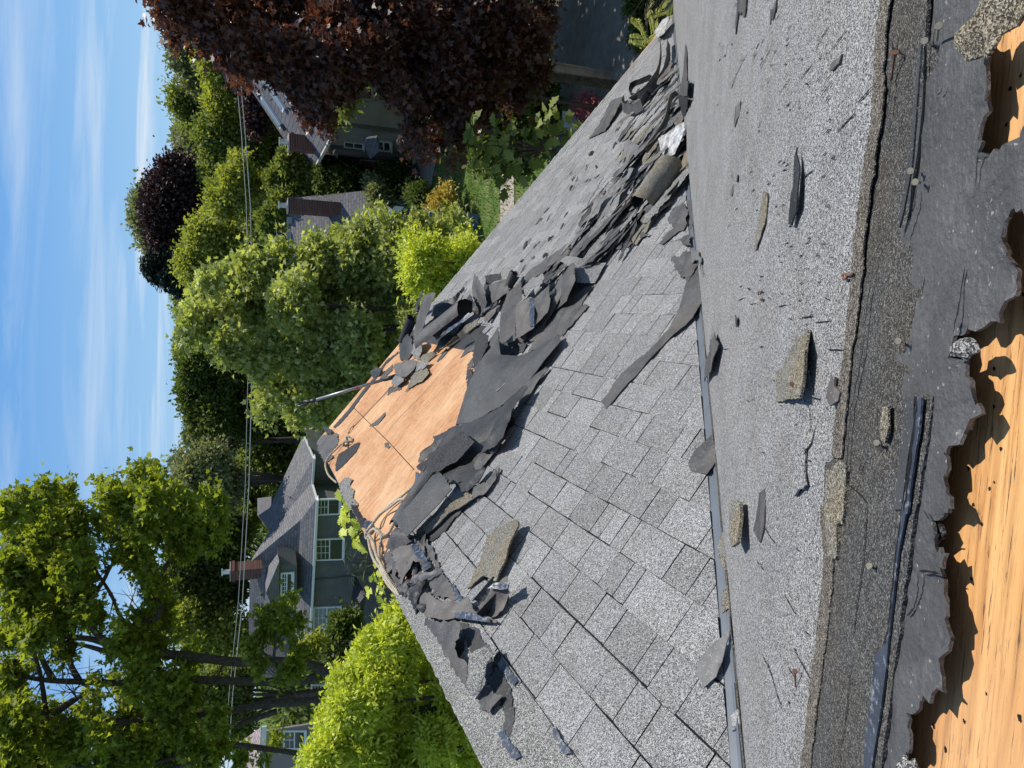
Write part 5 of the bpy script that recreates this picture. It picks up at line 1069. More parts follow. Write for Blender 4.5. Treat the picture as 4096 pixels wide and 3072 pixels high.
# lower blue wing in front of it
wz = -6.6
g0, g1, g2, g3_ = U(1260, 1560, 31), U(1400, 1380, 29), U(1545, 1300, 27.5), U(1330, 1600, 28)
bw = empty('porch_wing', (g2.x, g2.y, GROUND), 'low blue-grey wing with a pale fascia half hidden by the light green tree', 'porch')
uvmesh('roof', [U(1250, 1540, 33), U(1385, 1400, 31), U(1500, 1300, 29), U(1540, 1330, 28.5), U(1330, 1580, 30)], RG, bw, .1)
mb = MB(); beam(mb, U(1300, 1590, 30), U(1545, 1305, 28), Vector((0, -.08, 0)), Vector((0, 0, -.38))); mb.build('fascia', plain('pale_blue_trim', (.45, .52, .55), .6), bw)
wall('wall', U(1560, 1600, 30.5), U(1560, 1330, 28.6), -7.0, plain('blue_siding', (.08, .12, .16), .8), bw)
# ---- right house
c0_, c1_ = UZ(1145, 850, EZ), UZ(1005, 1115, EZ)          # near and far eave corners (left eave)
print('right house', c0_, c1_)
rdir = (c1_-c0_); rdir.z = 0; rdir.normalize(); rr = Vector((rdir.y, -rdir.x, 0)); rr = rr if rr.x > 0 else -rr
rh = empty('house', (c0_.x, c0_.y, GROUND), 'tall taupe house with skylights and a brick chimney behind the dark red maple', 'house')
rf = U(633, 585, c1_.y+.3); wdt = (rf-c1_).dot(rr); rise = rf.z-EZ
rn = c0_ + rr*wdt + Vector((0, 0, rise)); rfar = c1_ + rr*wdt + Vector((0, 0, rise))
print('ridge', rf, wdt, rise)
uvmesh('roof', [c0_, c1_, rfar, rn], RTb, rh, .2)
uvmesh('roof', [rn, rfar, rfar+rr*wdt-Vector((0, 0, rise)), rn+rr*wdt-Vector((0, 0, rise))], RTb, rh, .2)
ii = rr*.55
cw0, cw1 = c0_+ii+rdir*.5, c1_+ii-rdir*.5
wall('wall', cw0, cw1, EZ+.1, W_tan, rh); farR = rr*(2*wdt-1.1)
mb = MB(); mb.slab([foot(cw0), foot(cw0+farR), cw0+farR, rn+rdir*.5-Vector((0, 0, .45)), cw0], .2); mb.build('gable_wall', W_tan, rh)
mb = MB(); mb.slab([foot(cw1), foot(cw1+farR), cw1+farR, rfar-rdir*.5-Vector((0, 0, .45)), cw1], .2); mb.build('gable_wall', W_tan, rh)
mb = MB(); beam(mb, c0_, c1_, -rr*.12, Vector((0, 0, -.14))); mb.build('gutter', plain('cream_gutter', (.45, .42, .34), .6), rh)
mb = MB(); beam(mb, c0_-rdir*.03, rn-rdir*.03, -rdir*.05, Vector((0, 0, -.28))); mb.build('bargeboard', plain('cream_board', (.40, .38, .32), .6), rh)
slope_u = (rn-c0_); sl_n = rdir.cross(slope_u).normalized(); sl_n = sl_n if sl_n.z > 0 else -sl_n
def onR(x, y, h=0.):
    r = ray(*src('u', x, y)); return r*((c0_.dot(sl_n)+h)/r.dot(sl_n))
skm = plain('skylight_glass', (.35, .45, .55), .08, .8)
for k_, (x, y) in enumerate(((730, 640), (742, 520), (785, 455))):
    c = onR(x+45, y+68, .0); su = slope_u.normalized()
    mb = MB(); mb.box(c+sl_n*0, .95, 1.9, .14, rdir, su, sl_n); f = mb.build('skylight', white, rh)
    mb = MB(); mb.box(c+sl_n*.145, .72, 1.65, .02, rdir, su, sl_n); mb.build('pane', skm, f)
for x, y in ((850, 800), (985, 810), (1010, 740), (700, 605)):
    mb = MB(); mb.box(onR(x, y), .25, .35, .2, rdir, slope_u.normalized(), sl_n); mb.build('roof_vent', plain('dark_vent', (.06, .06, .06), .6), rh)
cb = onR(1010, 915); ct = atY(*src('u', 880, 905), cb.y); chimney(cb-Vector((0, 0, .3)), .8, .8, ct.z-cb.z+.3, rh, rdir)
# wall trim and windows of the right house's left wall
def onL(x, y, off=.03):
    r = ray(*src('u', x, y)); return r*(((cw0-rr*off).dot(rr))/r.dot(rr))
cor = plain('cream_corner', (.36, .33, .27), .7)
window(onL(1085, 1000), onL(1090, 965), onL(1180, 975), onL(1175, 1010), rh, nx=1, ny=1, fm=cor, fw=.07)
window(onL(1225, 925), onL(1225, 890), onL(1350, 905), onL(1350, 940), rh, nx=1, ny=1, fm=cor, fw=.07)
window(onL(1430, 945), onL(1425, 885), onL(1525, 895), onL(1525, 955), rh, nx=2, ny=1, fm=cor, fw=.1)
window(onL(1330, 1050), onL(1325, 1010), onL(1445, 1015), onL(1445, 1050), rh, nx=1, ny=1, fm=cor, pane=plain('orange_reflection', (.28, .09, .04), .3), fw=.06)
for y in (930,):
    p = onL(1100, y, .05); mb = MB(); mb.box(Vector((p.x, p.y, GROUND)), .35, 1.3, EZ-GROUND, rr, rdir); mb.build('corner_panel', W_dk, rh)
pp = [onL(1345, 895, .02), onL(1400, 1005, .02)]
uvmesh('side_porch_roof', [U(1340, 880, 33), U(1430, 870, 32), U(1452, 955, 33), U(1390, 1005, 36)], RGd, rh, .12)
# front porch
fz = -6.2
p0, p1 = UZ(1510, 820, fz-.4), UZ(1520, 470, fz-.4)
pq = [p0, p1, p1+Vector((0, 3.6, 1.7)), p0+Vector((0, 3.6, 1.7))]
uvmesh('porch_roof', pq, RGd, rh, .15); mb = MB(); beam(mb, p0, p1, Vector((0, -.1, 0)), Vector((0, 0, -.16))); mb.build('porch_gutter', plain('cream_gutter_b', (.42, .40, .32), .6), rh)
for f_ in (.05, .45, .9):
    q = p0.lerp(p1, f_)+Vector((0, .2, 0)); mb = MB(); mb.box(Vector((q.x, q.y, GROUND)), .16, .16, q.z-GROUND-.16); mb.build('porch_post', cor, rh)
mb = MB(); q0 = UZ(1440, 810, fz+.2); mb.slab([Vector((p0.x+.3, p0.y+3.4, GROUND)), Vector((p1.x, p1.y+3.4, GROUND)), Vector((p1.x, p1.y+3.4, EZ)), Vector((p0.x+.3, p0.y+3.4, EZ))], .15); mb.build('porch_wall', W_tan, rh)
# ---- tan roof behind, with a small brick chimney
th_ = empty('house', U(760, 950, 62), 'tan roofed house with a small brick chimney behind the taupe house', 'house')
MW[th_] = MW[th_]
uvmesh('roof', [U(735, 1160, 64), U(880, 1160, 58), U(880, 960, 56), U(830, 840, 58), U(710, 985, 64)], RT, th_)
uvmesh('roof', [U(710, 985, 64), U(830, 840, 58), U(765, 760, 60), U(735, 830, 66)], RT, th_)
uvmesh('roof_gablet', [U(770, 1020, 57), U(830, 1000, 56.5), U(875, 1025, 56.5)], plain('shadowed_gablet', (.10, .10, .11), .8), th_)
qq = U(800, 850, 59); ct = U(705, 852, 59); chimney(qq-Vector((0, 0, .4)), .9, .9, ct.z-qq.z, th_, Vector((1, 0, 0)))
wall('wall', U(860, 1160, 59), U(860, 850, 59), U(860, 900, 59).z, W_tan, th_)
lf = empty('house', U(700, 1600, 60), 'pale tan roof seen just beyond the light green tree', 'house')
uvmesh('roof', [U(645, 1560, 60), U(645, 1780, 60), U(860, 1800, 52), U(860, 1545, 52)], RT, lf)
wall('wall', U(860, 1560, 52.5), U(860, 1780, 52.5), U(860, 1600, 52.5).z, W_tan, lf)
# ---- house far left behind the trunks
def KY(x, y, Y): return atY(*src('k', x, y), Y)
fh = empty('house', KY(1800, 1560, 40), 'pinkish roofed house glimpsed between the trunks at the far left', 'house')
pk = roofmat('pinkish_roof', (.38, .31, .31))
uvmesh('roof', [KY(1460, 1659, 46), KY(1540, 1480, 46), KY(1650, 1400, 44), KY(1640, 1659, 42), KY(1640, 1900, 42), KY(1460, 1900, 46)], pk, fh)
mb = MB(); beam(mb, KY(1640, 1800, 42), KY(1655, 1395, 42), Vector((0, -.1, 0)), Vector((0, 0, -.25))); mb.build('gutter', white, fh)
mb = MB(); mb.slab([KY(1660, 1800, 42.4), KY(1660, 1420, 42.4), foot(KY(1660, 1420, 42.4)), foot(KY(1660, 1800, 42.4))], .2); mb.build('wall', plain('pinkish_siding', (.26, .22, .22), .8), fh)
window(KY(1790, 1540, 42.2), KY(1790, 1420, 42.2), KY(1930, 1420, 42.2), KY(1930, 1540, 42.2), fh, fm=white)
# ---- yard things
def at_ground(x, y): return dZ(x, y, GROUND)
acp = at_ground(905, 442); ac = empty('air_conditioner', acp, 'white box air conditioner standing by the blue house wall', 'air conditioner')
mb = MB(); mb.box(acp, 1.0, .5, .95); mb.build('casing', white, ac)
mb = MB()
for i in range(9): mb.box(acp+Vector((0, -.27, .12+i*.085)), .82, .03, .03)
mb.build('grille', plain('grille', (.2, .2, .2), .6), ac)
for i, (x, y, cc_, lb) in enumerate(((905, 388, (.02, .05, .25), 'dark blue wheeled bin beside the taupe house'), (905, 365, (.02, .09, .09), 'dark green wheeled bin next to the blue bin'))):
    p = at_ground(x, y); b = empty('wheeled_bin', p, lb, 'bin', 'bins beside the taupe house'); m_ = plain('bin_plastic', cc_, .5, .4)
    mb = MB(); V = []
    for z_, s_ in ((.08, .24), (1.0, .30)): V += [p+Vector((a*s_, c*s_*1.15, z_)) for a, c in ((-1, -1), (1, -1), (1, 1), (-1, 1))]
    mb.add(V, [(3, 2, 1, 0), (4, 5, 6, 7), (0, 1, 5, 4), (1, 2, 6, 5), (2, 3, 7, 6), (3, 0, 4, 7)]); mb.build('body', m_, b)
    mb = MB(); mb.box(p+Vector((0, -.02, 1.0)), .66, .76, .07); mb.build('lid', plain('bin_lid', tuple(c*1.6 for c in cc_), .5), b)
    for s_ in (-1, 1): mb = MB(); mb.tube([p+Vector((s_*.22, .3, .1)), p+Vector((s_*.27, .3, .1))], .1, 12); mb.build('wheel', M_['slateD'], b)
# fence beyond the bins
fa, fb = U(1560, 1080, 44), U(1560, 1290, 42); fe_ = empty('fence', (fa.x, fa.y, GROUND), 'red-brown board fence beside the taupe house', 'fence')
n = 16
for i in range(n):
    q = fa.lerp(fb, i/n); mb = MB(); mb.box(Vector((q.x, q.y, GROUND)), abs(fb.x-fa.x)/n*.94, .04, 3.1 - .03*(i % 3)); mb.build('board', wood_red, fe_)
mb = MB(); beam(mb, Vector((fa.x, fa.y+.05, GROUND+.5)), Vector((fb.x, fb.y+.05, GROUND+.5)), Vector((0, .06, 0)), Vector((0, 0, .1))); beam(mb, Vector((fa.x, fa.y+.05, GROUND+2.4)), Vector((fb.x, fb.y+.05, GROUND+2.4)), Vector((0, .06, 0)), Vector((0, 0, .1))); mb.build('rail', wood_red, fe_)
# white garden chairs and a parasol base by the driveway: seen as pale blue folded furniture
cp = at_ground(1290, 262)
gc = empty('garden_chair', cp, 'pale garden chair on the driveway just past the rake edge', 'chair'); cm_ = plain('pale_plastic', (.45, .52, .62), .5)
mb = MB(); mb.box(cp+Vector((0, 0, .42)), .5, .5, .04); mb.build('seat', cm_, gc); mb = MB(); mb.box(cp+Vector((0, .24, .46)), .5, .04, .5); mb.build('backrest', cm_, gc)
for a in (-1, 1):
    for c in (-1, 1): mb = MB(); mb.tube([cp+Vector((a*.22, c*.22, 0)), cp+Vector((a*.22, c*.22, .42))], .02, 6); mb.build('leg', cm_, gc)
# brown timber pole in the shade of the maple, dark pole at the driveway
for (x0_, x1_, y0_, y1_, Y, r_, lb) in ((870, 950, 88, 98, 17, .11, 'weathered timber post in the shade of the red maple'),):
    A, B = dY(x0_, y0_, Y), dY(x1_, y1_, Y); mb = MB(); mb.tube([Vector((A.x, A.y, GROUND)), Vector((A.x, A.y, A.z))], r_, 12, ns=.1); tag(mb.build('timber_post', plain('grey_timber', (.30, .24, .18), .9, .1, 5, .3)), lb, 'post')
# ---- overhead wires on two poles
def wire(pts, lb, rad=.013):
    P = [dY(*p) for p in pts]; Q = []
    for a, b in zip(P[:-1], P[1:]): Q += [a.lerp(b, j/10) for j in range(10)]
    Q.append(P[-1]); mb = MB(); mb.tube(Q, rad, 5); return tag(mb.build('overhead_wire', plain('wire_grey', (.34, .35, .35), .5)), lb, 'wire', 'overhead wires')
wire([(505, 60, 34), (509, 150, 33), (522, 290, 32), (532, 440, 31), (536, 600, 30), (536, 800, 30), (530, 1050, 31), (515, 1300, 32), (495, 1500, 33), (480, 1720, 34)], 'upper overhead wire stretching across the whole view')
wire([(512, 60, 34), (518, 150, 33), (530, 290, 32), (541, 440, 31), (545, 600, 30), (545, 800, 30), (538, 1050, 31), (524, 1300, 32), (503, 1500, 33), (488, 1720, 34)], 'lower and thicker overhead wire just below the upper one', .019)
wire([(598, 480, 42), (598, 560, 42), (592, 700, 42)], 'short service wire above the plain grey gable roof', .012)
# ================================================================== TREES AND PLANTS
nr = np.random.default_rng(7)
def leafmat(name, lo, hi, tr, trw=.35, rough=.5, spec=.4):
    m, t, b = mat(name, rough, spec)
    col = ramp(t, attr(t), [(0, lo), (1, hi)]); t.links.new(col, b.inputs['Base Color'])
    tl = t.nodes.new('ShaderNodeBsdfTranslucent'); c2 = mix(t, 1., col, tr, 'MULTIPLY'); t.links.new(c2, tl.inputs[0])
    ms = t.nodes.new('ShaderNodeMixShader'); ms.inputs[0].default_value = trw; t.links.new(b.outputs[0], ms.inputs[1]); t.links.new(tl.outputs[0], ms.inputs[2])
    t.links.new(ms.outputs[0], t.nodes['Material Output'].inputs[0]); return m
bark = plain('grey_brown_bark', (.085, .07, .055), .95, .1, 14, .4, .02)
LOB = np.array([(0, 0), (.18, .10), (.50, .02), (.34, .26), (.52, .52), (.22, .50), (0, 1.0), (-.22, .50), (-.52, .52), (-.34, .26), (-.50, .02), (-.18, .10)])
DIA = np.array([(0, 0), (.34, .45), (0, 1.0), (-.34, .45)])
LNG = np.array([(0, 0), (.16, .3), (.2, .65), (0, 1.0), (-.2, .65), (-.16, .3)])
OAK = np.array([(0, 0), (.10, .12), (.26, .22), (.16, .34), (.36, .46), (.22, .56), (.36, .70), (.16, .80), (0, 1.0), (-.16, .80), (-.36, .70), (-.22, .56), (-.36, .46), (-.16, .34), (-.26, .22), (-.10, .12)])
def leafset(P, D, Nn, size, shape):
    """P base points, D leaf direction, Nn normal"""
    D = D/np.linalg.norm(D, axis=1, keepdims=True); S = np.cross(D, Nn); S /= np.linalg.norm(S, axis=1, keepdims=True)+1e-9; Nn = np.cross(S, D)
    k = len(shape); V = P[:, None, :] + size[:, None, None]*(S[:, None, :]*shape[None, :, :1] + D[:, None, :]*shape[None, :, 1:] + Nn[:, None, :]*(np.abs(shape[None, :, :1])*.25 - .18*shape[None, :, 1:]**2))
    return V.reshape(-1, 3), np.arange(len(P)*k).reshape(-1, k)
def crown_pts(blobs, n, clumps, clump_r, shell=.6, flat=.8):
    """blobs: (centre, radius). Leaves gather in clumps on the outer part of each blob"""
    B = np.array([tuple(c) for c, r in blobs]); R = np.array([r for c, r in blobs]); w_ = R**2; w_ /= w_.sum()
    k = nr.choice(len(B), clumps, p=w_); d = nr.normal(size=(clumps, 3)); d /= np.linalg.norm(d, axis=1, keepdims=True)
    rad = R[k]*(shell+(1-shell)*nr.random(clumps)**.6); C = B[k] + d*rad[:, None]*np.array([1, 1, flat])
    j = nr.integers(0, clumps, n); sg = clump_r*(.6+.8*nr.random(clumps))[j]
    g = nr.normal(size=(n, 3))*sg[:, None]*np.array([1, 1, .6]); P = C[j]+g
    out = d[j]*.7 + g/(np.linalg.norm(g, axis=1, keepdims=True)+1e-6)*.5 + np.array([0, 0, .55]); return P, out, (nr.random(clumps)[j]*.55 + nr.random(n)*.45)
def foliage(blobs, n, clumps, clump_r, size, shape=DIA, shell=.6, droop=.3, spread=.9):
    P, out, var = crown_pts(blobs, n, clumps, clump_r, shell)
    D = out + nr.normal(size=P.shape)*spread; D[:, 2] -= droop; Nn = np.array([0, 0, 1.]) + nr.normal(size=P.shape)*.75
    sz = size*(.65+.7*nr.random(len(P))); V, F = leafset(P, D, Nn, sz, shape); return V, F, var
def tree(label, blobs, lm, n, size, clumps=None, clump_r=None, trunk=None, group=None, name='tree', shape=DIA, cat='tree', shell=.6, tr=.18, tm=None, **k):
    blobs = [(Vector(c), r) for c, r in blobs]
    cx = sum(c.x*r for c, r in blobs)/sum(r for c, r in blobs); cy = sum(c.y*r for c, r in blobs)/sum(r for c, r in blobs); cz = sum(c.z*r for c, r in blobs)/sum(r for c, r in blobs)
    base = Vector(trunk) if trunk is not None else Vector((cx, cy, GROUND)); e = empty(name, base, label, cat, group)
    mr = sum(r for c, r in blobs)/len(blobs); clumps = clumps or max(40, n//28); clump_r = clump_r or mr*.13
    V, F, var = foliage(blobs, n, clumps, clump_r, size, shape, shell, **k); mesh('crown', V, F, lm, e, var=var, center=True)
    mb = MB(); fork = base.lerp(Vector((cx, cy, cz)), .55); mb.tube([base-Vector((0, 0, .1)), base.lerp(fork, .5)+Vector((.1*tr, 0, 0)), fork, Vector((cx, cy, cz))], [tr*1.3, tr, tr*.8, tr*.35], 9, ns=.15)
    for c, r in sorted(blobs, key=lambda q: -q[1])[:9]:
        m_ = fork.lerp(c, .5)+Vector((0, 0, r*.12)); mb.tube([fork, m_, c+Vector((0, 0, r*.4))], [tr*.5, tr*.3, tr*.08], 6)
    mb.build('trunk', tm or bark, e, smooth=True); return e
def db(lst, Y, dy=0, f=1536., k=.84): # blobs from photo outlines: (x, y, r) in display px
    out = []
    for i, q in enumerate(lst):
        yy = Y + (dy*(((i*37) % 11)/5-1)) + (q[3] if len(q) > 3 else 0); c = dY(q[0], q[1], yy); out.append((c, q[2]/f*yy*k))
    return out
G1 = leafmat('maple_leaves_green', (.08, .11, .016), (.27, .32, .055), (2.1, 2.0, .7), .48, .55, .25)
G2 = leafmat('pale_shiny_leaves', (.15, .19, .045), (.58, .62, .27), (1.5, 1.5, .6), .42, .5, .4)
G3 = leafmat('yellow_green_leaves', (.27, .33, .035), (.72, .76, .15), (1.6, 1.6, .6), .42, .5, .35)
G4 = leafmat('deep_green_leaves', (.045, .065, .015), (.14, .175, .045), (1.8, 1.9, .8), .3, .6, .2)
G5 = leafmat('fresh_green_leaves', (.10, .135, .022), (.27, .305, .09), (1.8, 1.8, .8), .35, .6, .2)
G6 = leafmat('grey_green_leaves', (.12, .14, .055), (.32, .34, .17), (1.5, 1.5, .9), .3, .6, .2)
GY = leafmat('spring_green_leaves', (.16, .19, .025), (.38, .40, .11), (1.8, 1.8, .7), .38, .6, .2)
RD = leafmat('copper_leaves', (.022, .013, .016), (.075, .045, .045), (1.5, 1.1, .9), .2, .6, .25)
RM = leafmat('dark_red_maple_leaves', (.03, .014, .014), (.17, .085, .055), (1.9, 1.2, .7), .34, .42, .5)
YL = leafmat('golden_leaves', (.35, .27, .05), (.62, .48, .10), (1.4, 1.3, .8), .3)
SP = leafmat('spruce_needles', (.018, .032, .022), (.05, .075, .05), (1, 1, 1), .1)
# ---- far trees on the skyline (photo outlines; distance and true size)
FAR = [
 ('pale hazy tree on the skyline at the far right, above the red maple', [(395, 110, 32), (430, 160, 35), (385, 60, 25), (450, 100, 40)], 62, G6, 9000),
 ('tall tree with the highest tip right of the copper beech skyline gap', [(385, 215, 20), (420, 240, 34), (460, 200, 40), (470, 260, 36)], 66, G5, 9000),
 ('bright green tree in the right half below the skyline', [(470, 130, 50), (500, 180, 45), (480, 230, 45), (505, 90, 40)], 55, GY, 12000),
 ('olive green tree left of the brightest tree on the right', [(420, 290, 30), (445, 330, 28), (400, 300, 22)], 75, G6, 7000),
 ('large round mid green tree above the tan roofed house', [(460, 300, 45), (500, 330, 55), (470, 370, 40), (540, 300, 40), (545, 360, 45), (510, 260, 40)], 58, G5, 14000),
 ('copper beech with a dark purple crown on the skyline', [(380, 380, 42), (350, 420, 42), (390, 440, 55), (340, 460, 35), (370, 500, 50), (400, 520, 40), (430, 460, 38), (355, 530, 30), (430, 400, 35)], 62, RD, 26000),
 ('light green tree peeking out left above the copper beech', [(318, 440, 22), (312, 470, 24), (325, 505, 22), (340, 540, 22)], 68, G6, 6000),
 ('yellow green tree directly below the copper beech', [(440, 520, 45), (420, 570, 45), (470, 480, 45), (500, 540, 50), (450, 600, 40), (520, 480, 35)], 54, GY, 18000),
 ('lime tree with yellowish top behind the tan roofed house', [(500, 400, 30), (520, 370, 28), (540, 430, 40), (560, 470, 40), (480, 430, 35), (580, 420, 35)], 50, GY, 14000),
 ('small light tree on the skyline right of the light green tree tip', [(410, 620, 28), (430, 660, 30), (400, 660, 20)], 68, G5, 6000),
 ('small tree on the skyline just left of the light green tree tip', [(415, 745, 26), (430, 780, 28), (400, 755, 18)], 68, G5, 6000),
 ('dense dark round tree on the skyline in the middle', [(420, 800, 34), (420, 850, 36), (460, 820, 48), (470, 880, 45), (430, 900, 28), (510, 850, 45), (500, 790, 40), (530, 910, 35)], 56, G4, 22000),
 ('thin tree right of the feathery willow', [(430, 940, 28), (450, 975, 26), (480, 950, 30)], 62, G6, 6000),
 ('feathery grey green willow beside the big maple crown', [(420, 1030, 38), (400, 1060, 28), (450, 1070, 40), (460, 1010, 42), (490, 1050, 38), (390, 1000, 14)], 52, G6, 16000),
 ('dense green tree rising behind the grey hipped roof', [(540, 900, 48), (560, 960, 55), (530, 1020, 40), (590, 1010, 45), (600, 920, 50), (580, 870, 35), (650, 960, 40), (640, 900, 40), (540, 1080, 40), (520, 1130, 35)], 72, G5, 34000),
 ('dark round tree behind the brick chimney on the left', [(390, 1220, 38), (400, 1270, 44), (440, 1240, 48), (450, 1290, 45), (490, 1200, 48), (500, 1270, 40), (480, 1150, 40), (510, 1140, 30)], 64, G4, 20000),
 ('mid green tree left of the dark tree behind the chimney', [(400, 1340, 32), (430, 1370, 38), (460, 1330, 40), (480, 1380, 45), (440, 1420, 40), (500, 1420, 40), (520, 1370, 35)], 62, GY, 16000),
 ('leafy tree behind the trunks at the far left', [(430, 1500, 40), (470, 1480, 40), (480, 1550, 45), (430, 1600, 50), (500, 1500, 40), (530, 1460, 35), (520, 1560, 35)], 50, G5, 16000),
 ('dark green tree filling the gap behind the overhead wires', [(560, 300, 40), (570, 240, 35), (545, 200, 30), (600, 340, 30)], 60, G4, 9000),
 ('small copper leaved shrub tree behind the skylight roof', [(545, 210, 22), (555, 260, 20), (530, 180, 16)], 52, RD, 4000),
]
for lb, bl, Y, lm, n in FAR:
    tree(lb, db(bl, Y, 1.5), lm, int(n*1.7), .27*Y/56, group='trees beyond the houses', clump_r=.42*Y/56, tr=.3, shell=.45, name='tree')
# blue spruce
sb = db([(400, 590, 38)], 62)[0]; tipp = dY(308, 548, 62); basep = Vector((sb[0].x, sb[0].y, GROUND)); sp_ = empty('spruce', basep, 'dark spruce leaning out left of the copper beech', 'tree', 'trees beyond the houses')
P = []; D = []
top_p = dY(316, 578, 62); 
for i in range(150):
    t = i/150; c = top_p.lerp(Vector((top_p.x, top_p.y, dY(430, 590, 62).z)), t); rr_ = .5+3.4*t
    a = i*2.4; dr = np.array([cos(a), sin(a), -.12+.15*(1-t)]); L_ = rr_*(.7+.5*random.Random(i).random())
    s_ = nr.random(70)**.8; P.append(np.array(c)[None]+dr[None]*(s_*L_)[:, None]+nr.normal(size=(70, 3))*.16); D.append(np.repeat(dr[None], 70, 0)+nr.normal(size=(70, 3))*.5)
P = np.concatenate(P); D = np.concatenate(D); V, F = leafset(P, D, np.array([0, 0, 1.])+nr.normal(size=P.shape)*.4, .42*(.6+.6*nr.random(len(P))), DIA)
mesh('crown', V, F, SP, sp_, var=nr.random(len(P))); mb = MB(); mb.tube([basep, top_p], [.3, .04], 8); mb.build('trunk', bark, sp_)
# ---- far wooded mass behind everything (one unbroken wood down to the ground)
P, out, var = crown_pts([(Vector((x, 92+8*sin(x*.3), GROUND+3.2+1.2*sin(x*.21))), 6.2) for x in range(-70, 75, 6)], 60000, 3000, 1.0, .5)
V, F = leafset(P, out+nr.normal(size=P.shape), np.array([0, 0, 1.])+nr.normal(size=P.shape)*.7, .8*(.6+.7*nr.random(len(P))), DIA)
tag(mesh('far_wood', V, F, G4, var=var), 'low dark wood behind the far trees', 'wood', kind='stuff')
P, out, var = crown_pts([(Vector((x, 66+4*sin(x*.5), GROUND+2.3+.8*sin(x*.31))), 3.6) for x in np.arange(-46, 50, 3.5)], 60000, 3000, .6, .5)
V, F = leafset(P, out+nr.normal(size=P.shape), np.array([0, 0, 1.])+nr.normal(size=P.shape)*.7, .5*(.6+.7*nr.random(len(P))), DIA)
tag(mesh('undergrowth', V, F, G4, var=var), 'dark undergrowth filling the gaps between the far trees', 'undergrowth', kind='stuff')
# ---- trees and bushes between the houses
MID = [
 ('leafy green tree between the tan roof and the plain gable roof', [(620, 350, 26), (650, 380, 36), (600, 395, 26), (690, 400, 38), (640, 420, 30), (720, 370, 30), (610, 440, 30), (580, 480, 28)], 44, G5, 22000, .26),
 ('dark leafy bush climbing beside the taupe house wall', [(740, 400, 36), (700, 385, 26), (760, 370, 26), (780, 400, 24)], 42, G4, 12000, .22),
 ('light green shrub under the eave of the plain gable roof', [(815, 425, 24), (835, 440, 22), (805, 400, 16)], 38, G6, 8000, .16),
 ('dark evergreen shrub beside the air conditioner', [(905, 425, 20), (920, 440, 18), (890, 415, 12)], 33, G4, 7000, .13),
 ('golden yellow shrub at the edge of the lawn', [(955, 440, 20), (940, 455, 16), (965, 420, 12), (950, 465, 13)], 30.5, YL, 6000, .13),
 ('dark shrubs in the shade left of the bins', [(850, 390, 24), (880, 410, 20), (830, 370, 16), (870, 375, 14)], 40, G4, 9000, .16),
]
for lb, bl, Y, lm, n, s_ in MID:
    tree(lb, db(bl, Y, .6), lm, n, s_, group=None, clump_r=.20, tr=.08, name='tree' if 'tree' in lb else 'shrub', cat='tree' if 'tree' in lb else 'shrub', shell=.5)
# ---- light green shiny tree in the middle
BM = [(395, 715, 16), (420, 700, 32), (440, 650, 30), (450, 610, 24), (475, 690, 42), (500, 620, 42), (500, 745, 36), (545, 590, 42), (560, 680, 55), (550, 790, 36), (610, 570, 45), (630, 650, 60), (620, 750, 60), (600, 830, 38), (575, 880, 26), (690, 560, 50), (700, 650, 60), (690, 750, 60), (670, 840, 48), (640, 890, 28),
      (770, 545, 50), (770, 640, 60), (770, 740, 60), (740, 830, 45), (700, 890, 26), (840, 560, 42), (850, 640, 52), (840, 730, 50), (800, 810, 35), (790, 500, 26), (850, 500, 30), (905, 500, 30), (900, 600, 40), (900, 680, 40), (930, 520, 30), (740, 520, 26), (820, 465, 14), (950, 490, 24), (1000, 500, 22), (985, 470, 14)]
tree('tall light green tree with glossy leaves behind the peak of the gable', db(BM, 18.5, 1.3, k=.9), G2, 70000, .125, clumps=2200, clump_r=.15, shape=LOB, tr=.17, shell=.5, trunk=Vector((dY(800, 680, 18.5).x, 18.5, GROUND)), name='tree')
BY = [(900, 560, 26), (900, 600, 28), (935, 585, 30), (930, 540, 24), (960, 600, 28), (975, 560, 26), (1005, 545, 24), (1020, 560, 20), (885, 530, 18), (985, 590, 22), (950, 640, 24), (1015, 525, 14)]
tree('yellow green shrub tree behind the upper rake edge', db(BY, 12.5, .5), G3, 18000, .085, clumps=520, clump_r=.11, shape=LNG, tr=.07, name='tree')
# ---- bright yellow-green tree beyond the ridge, lower left of the photo
BN = [(690, 1655, 46), (725, 1600, 46), (705, 1560, 30), (745, 1530, 44), (735, 1480, 34), (780, 1450, 42), (795, 1400, 34), (830, 1370, 34), (850, 1330, 26), (865, 1300, 16), (820, 1440, 40), (840, 1390, 30), (880, 1400, 34), (890, 1350, 22), (800, 1520, 55), (860, 1470, 50), (910, 1440, 34), (800, 1610, 60), (870, 1560, 58), (930, 1520, 44), (960, 1490, 26), (870, 1640, 60), (940, 1600, 50), (980, 1560, 34), (1000, 1620, 36), (1010, 1580, 24), (930, 1659, 50), (665, 1640, 24), (840, 1700, 60), (740, 1700, 60), (1010, 1680, 40)]
tree('bright yellow green tree below the left side of the ridge', db(BN, 10.0, .5), G3, 62000, .078, clumps=2600, clump_r=.07, shape=LNG, tr=.14, shell=.62, trunk=Vector((dY(850, 1560, 10.6).x, 11, GROUND)), name='tree', droop=.7)
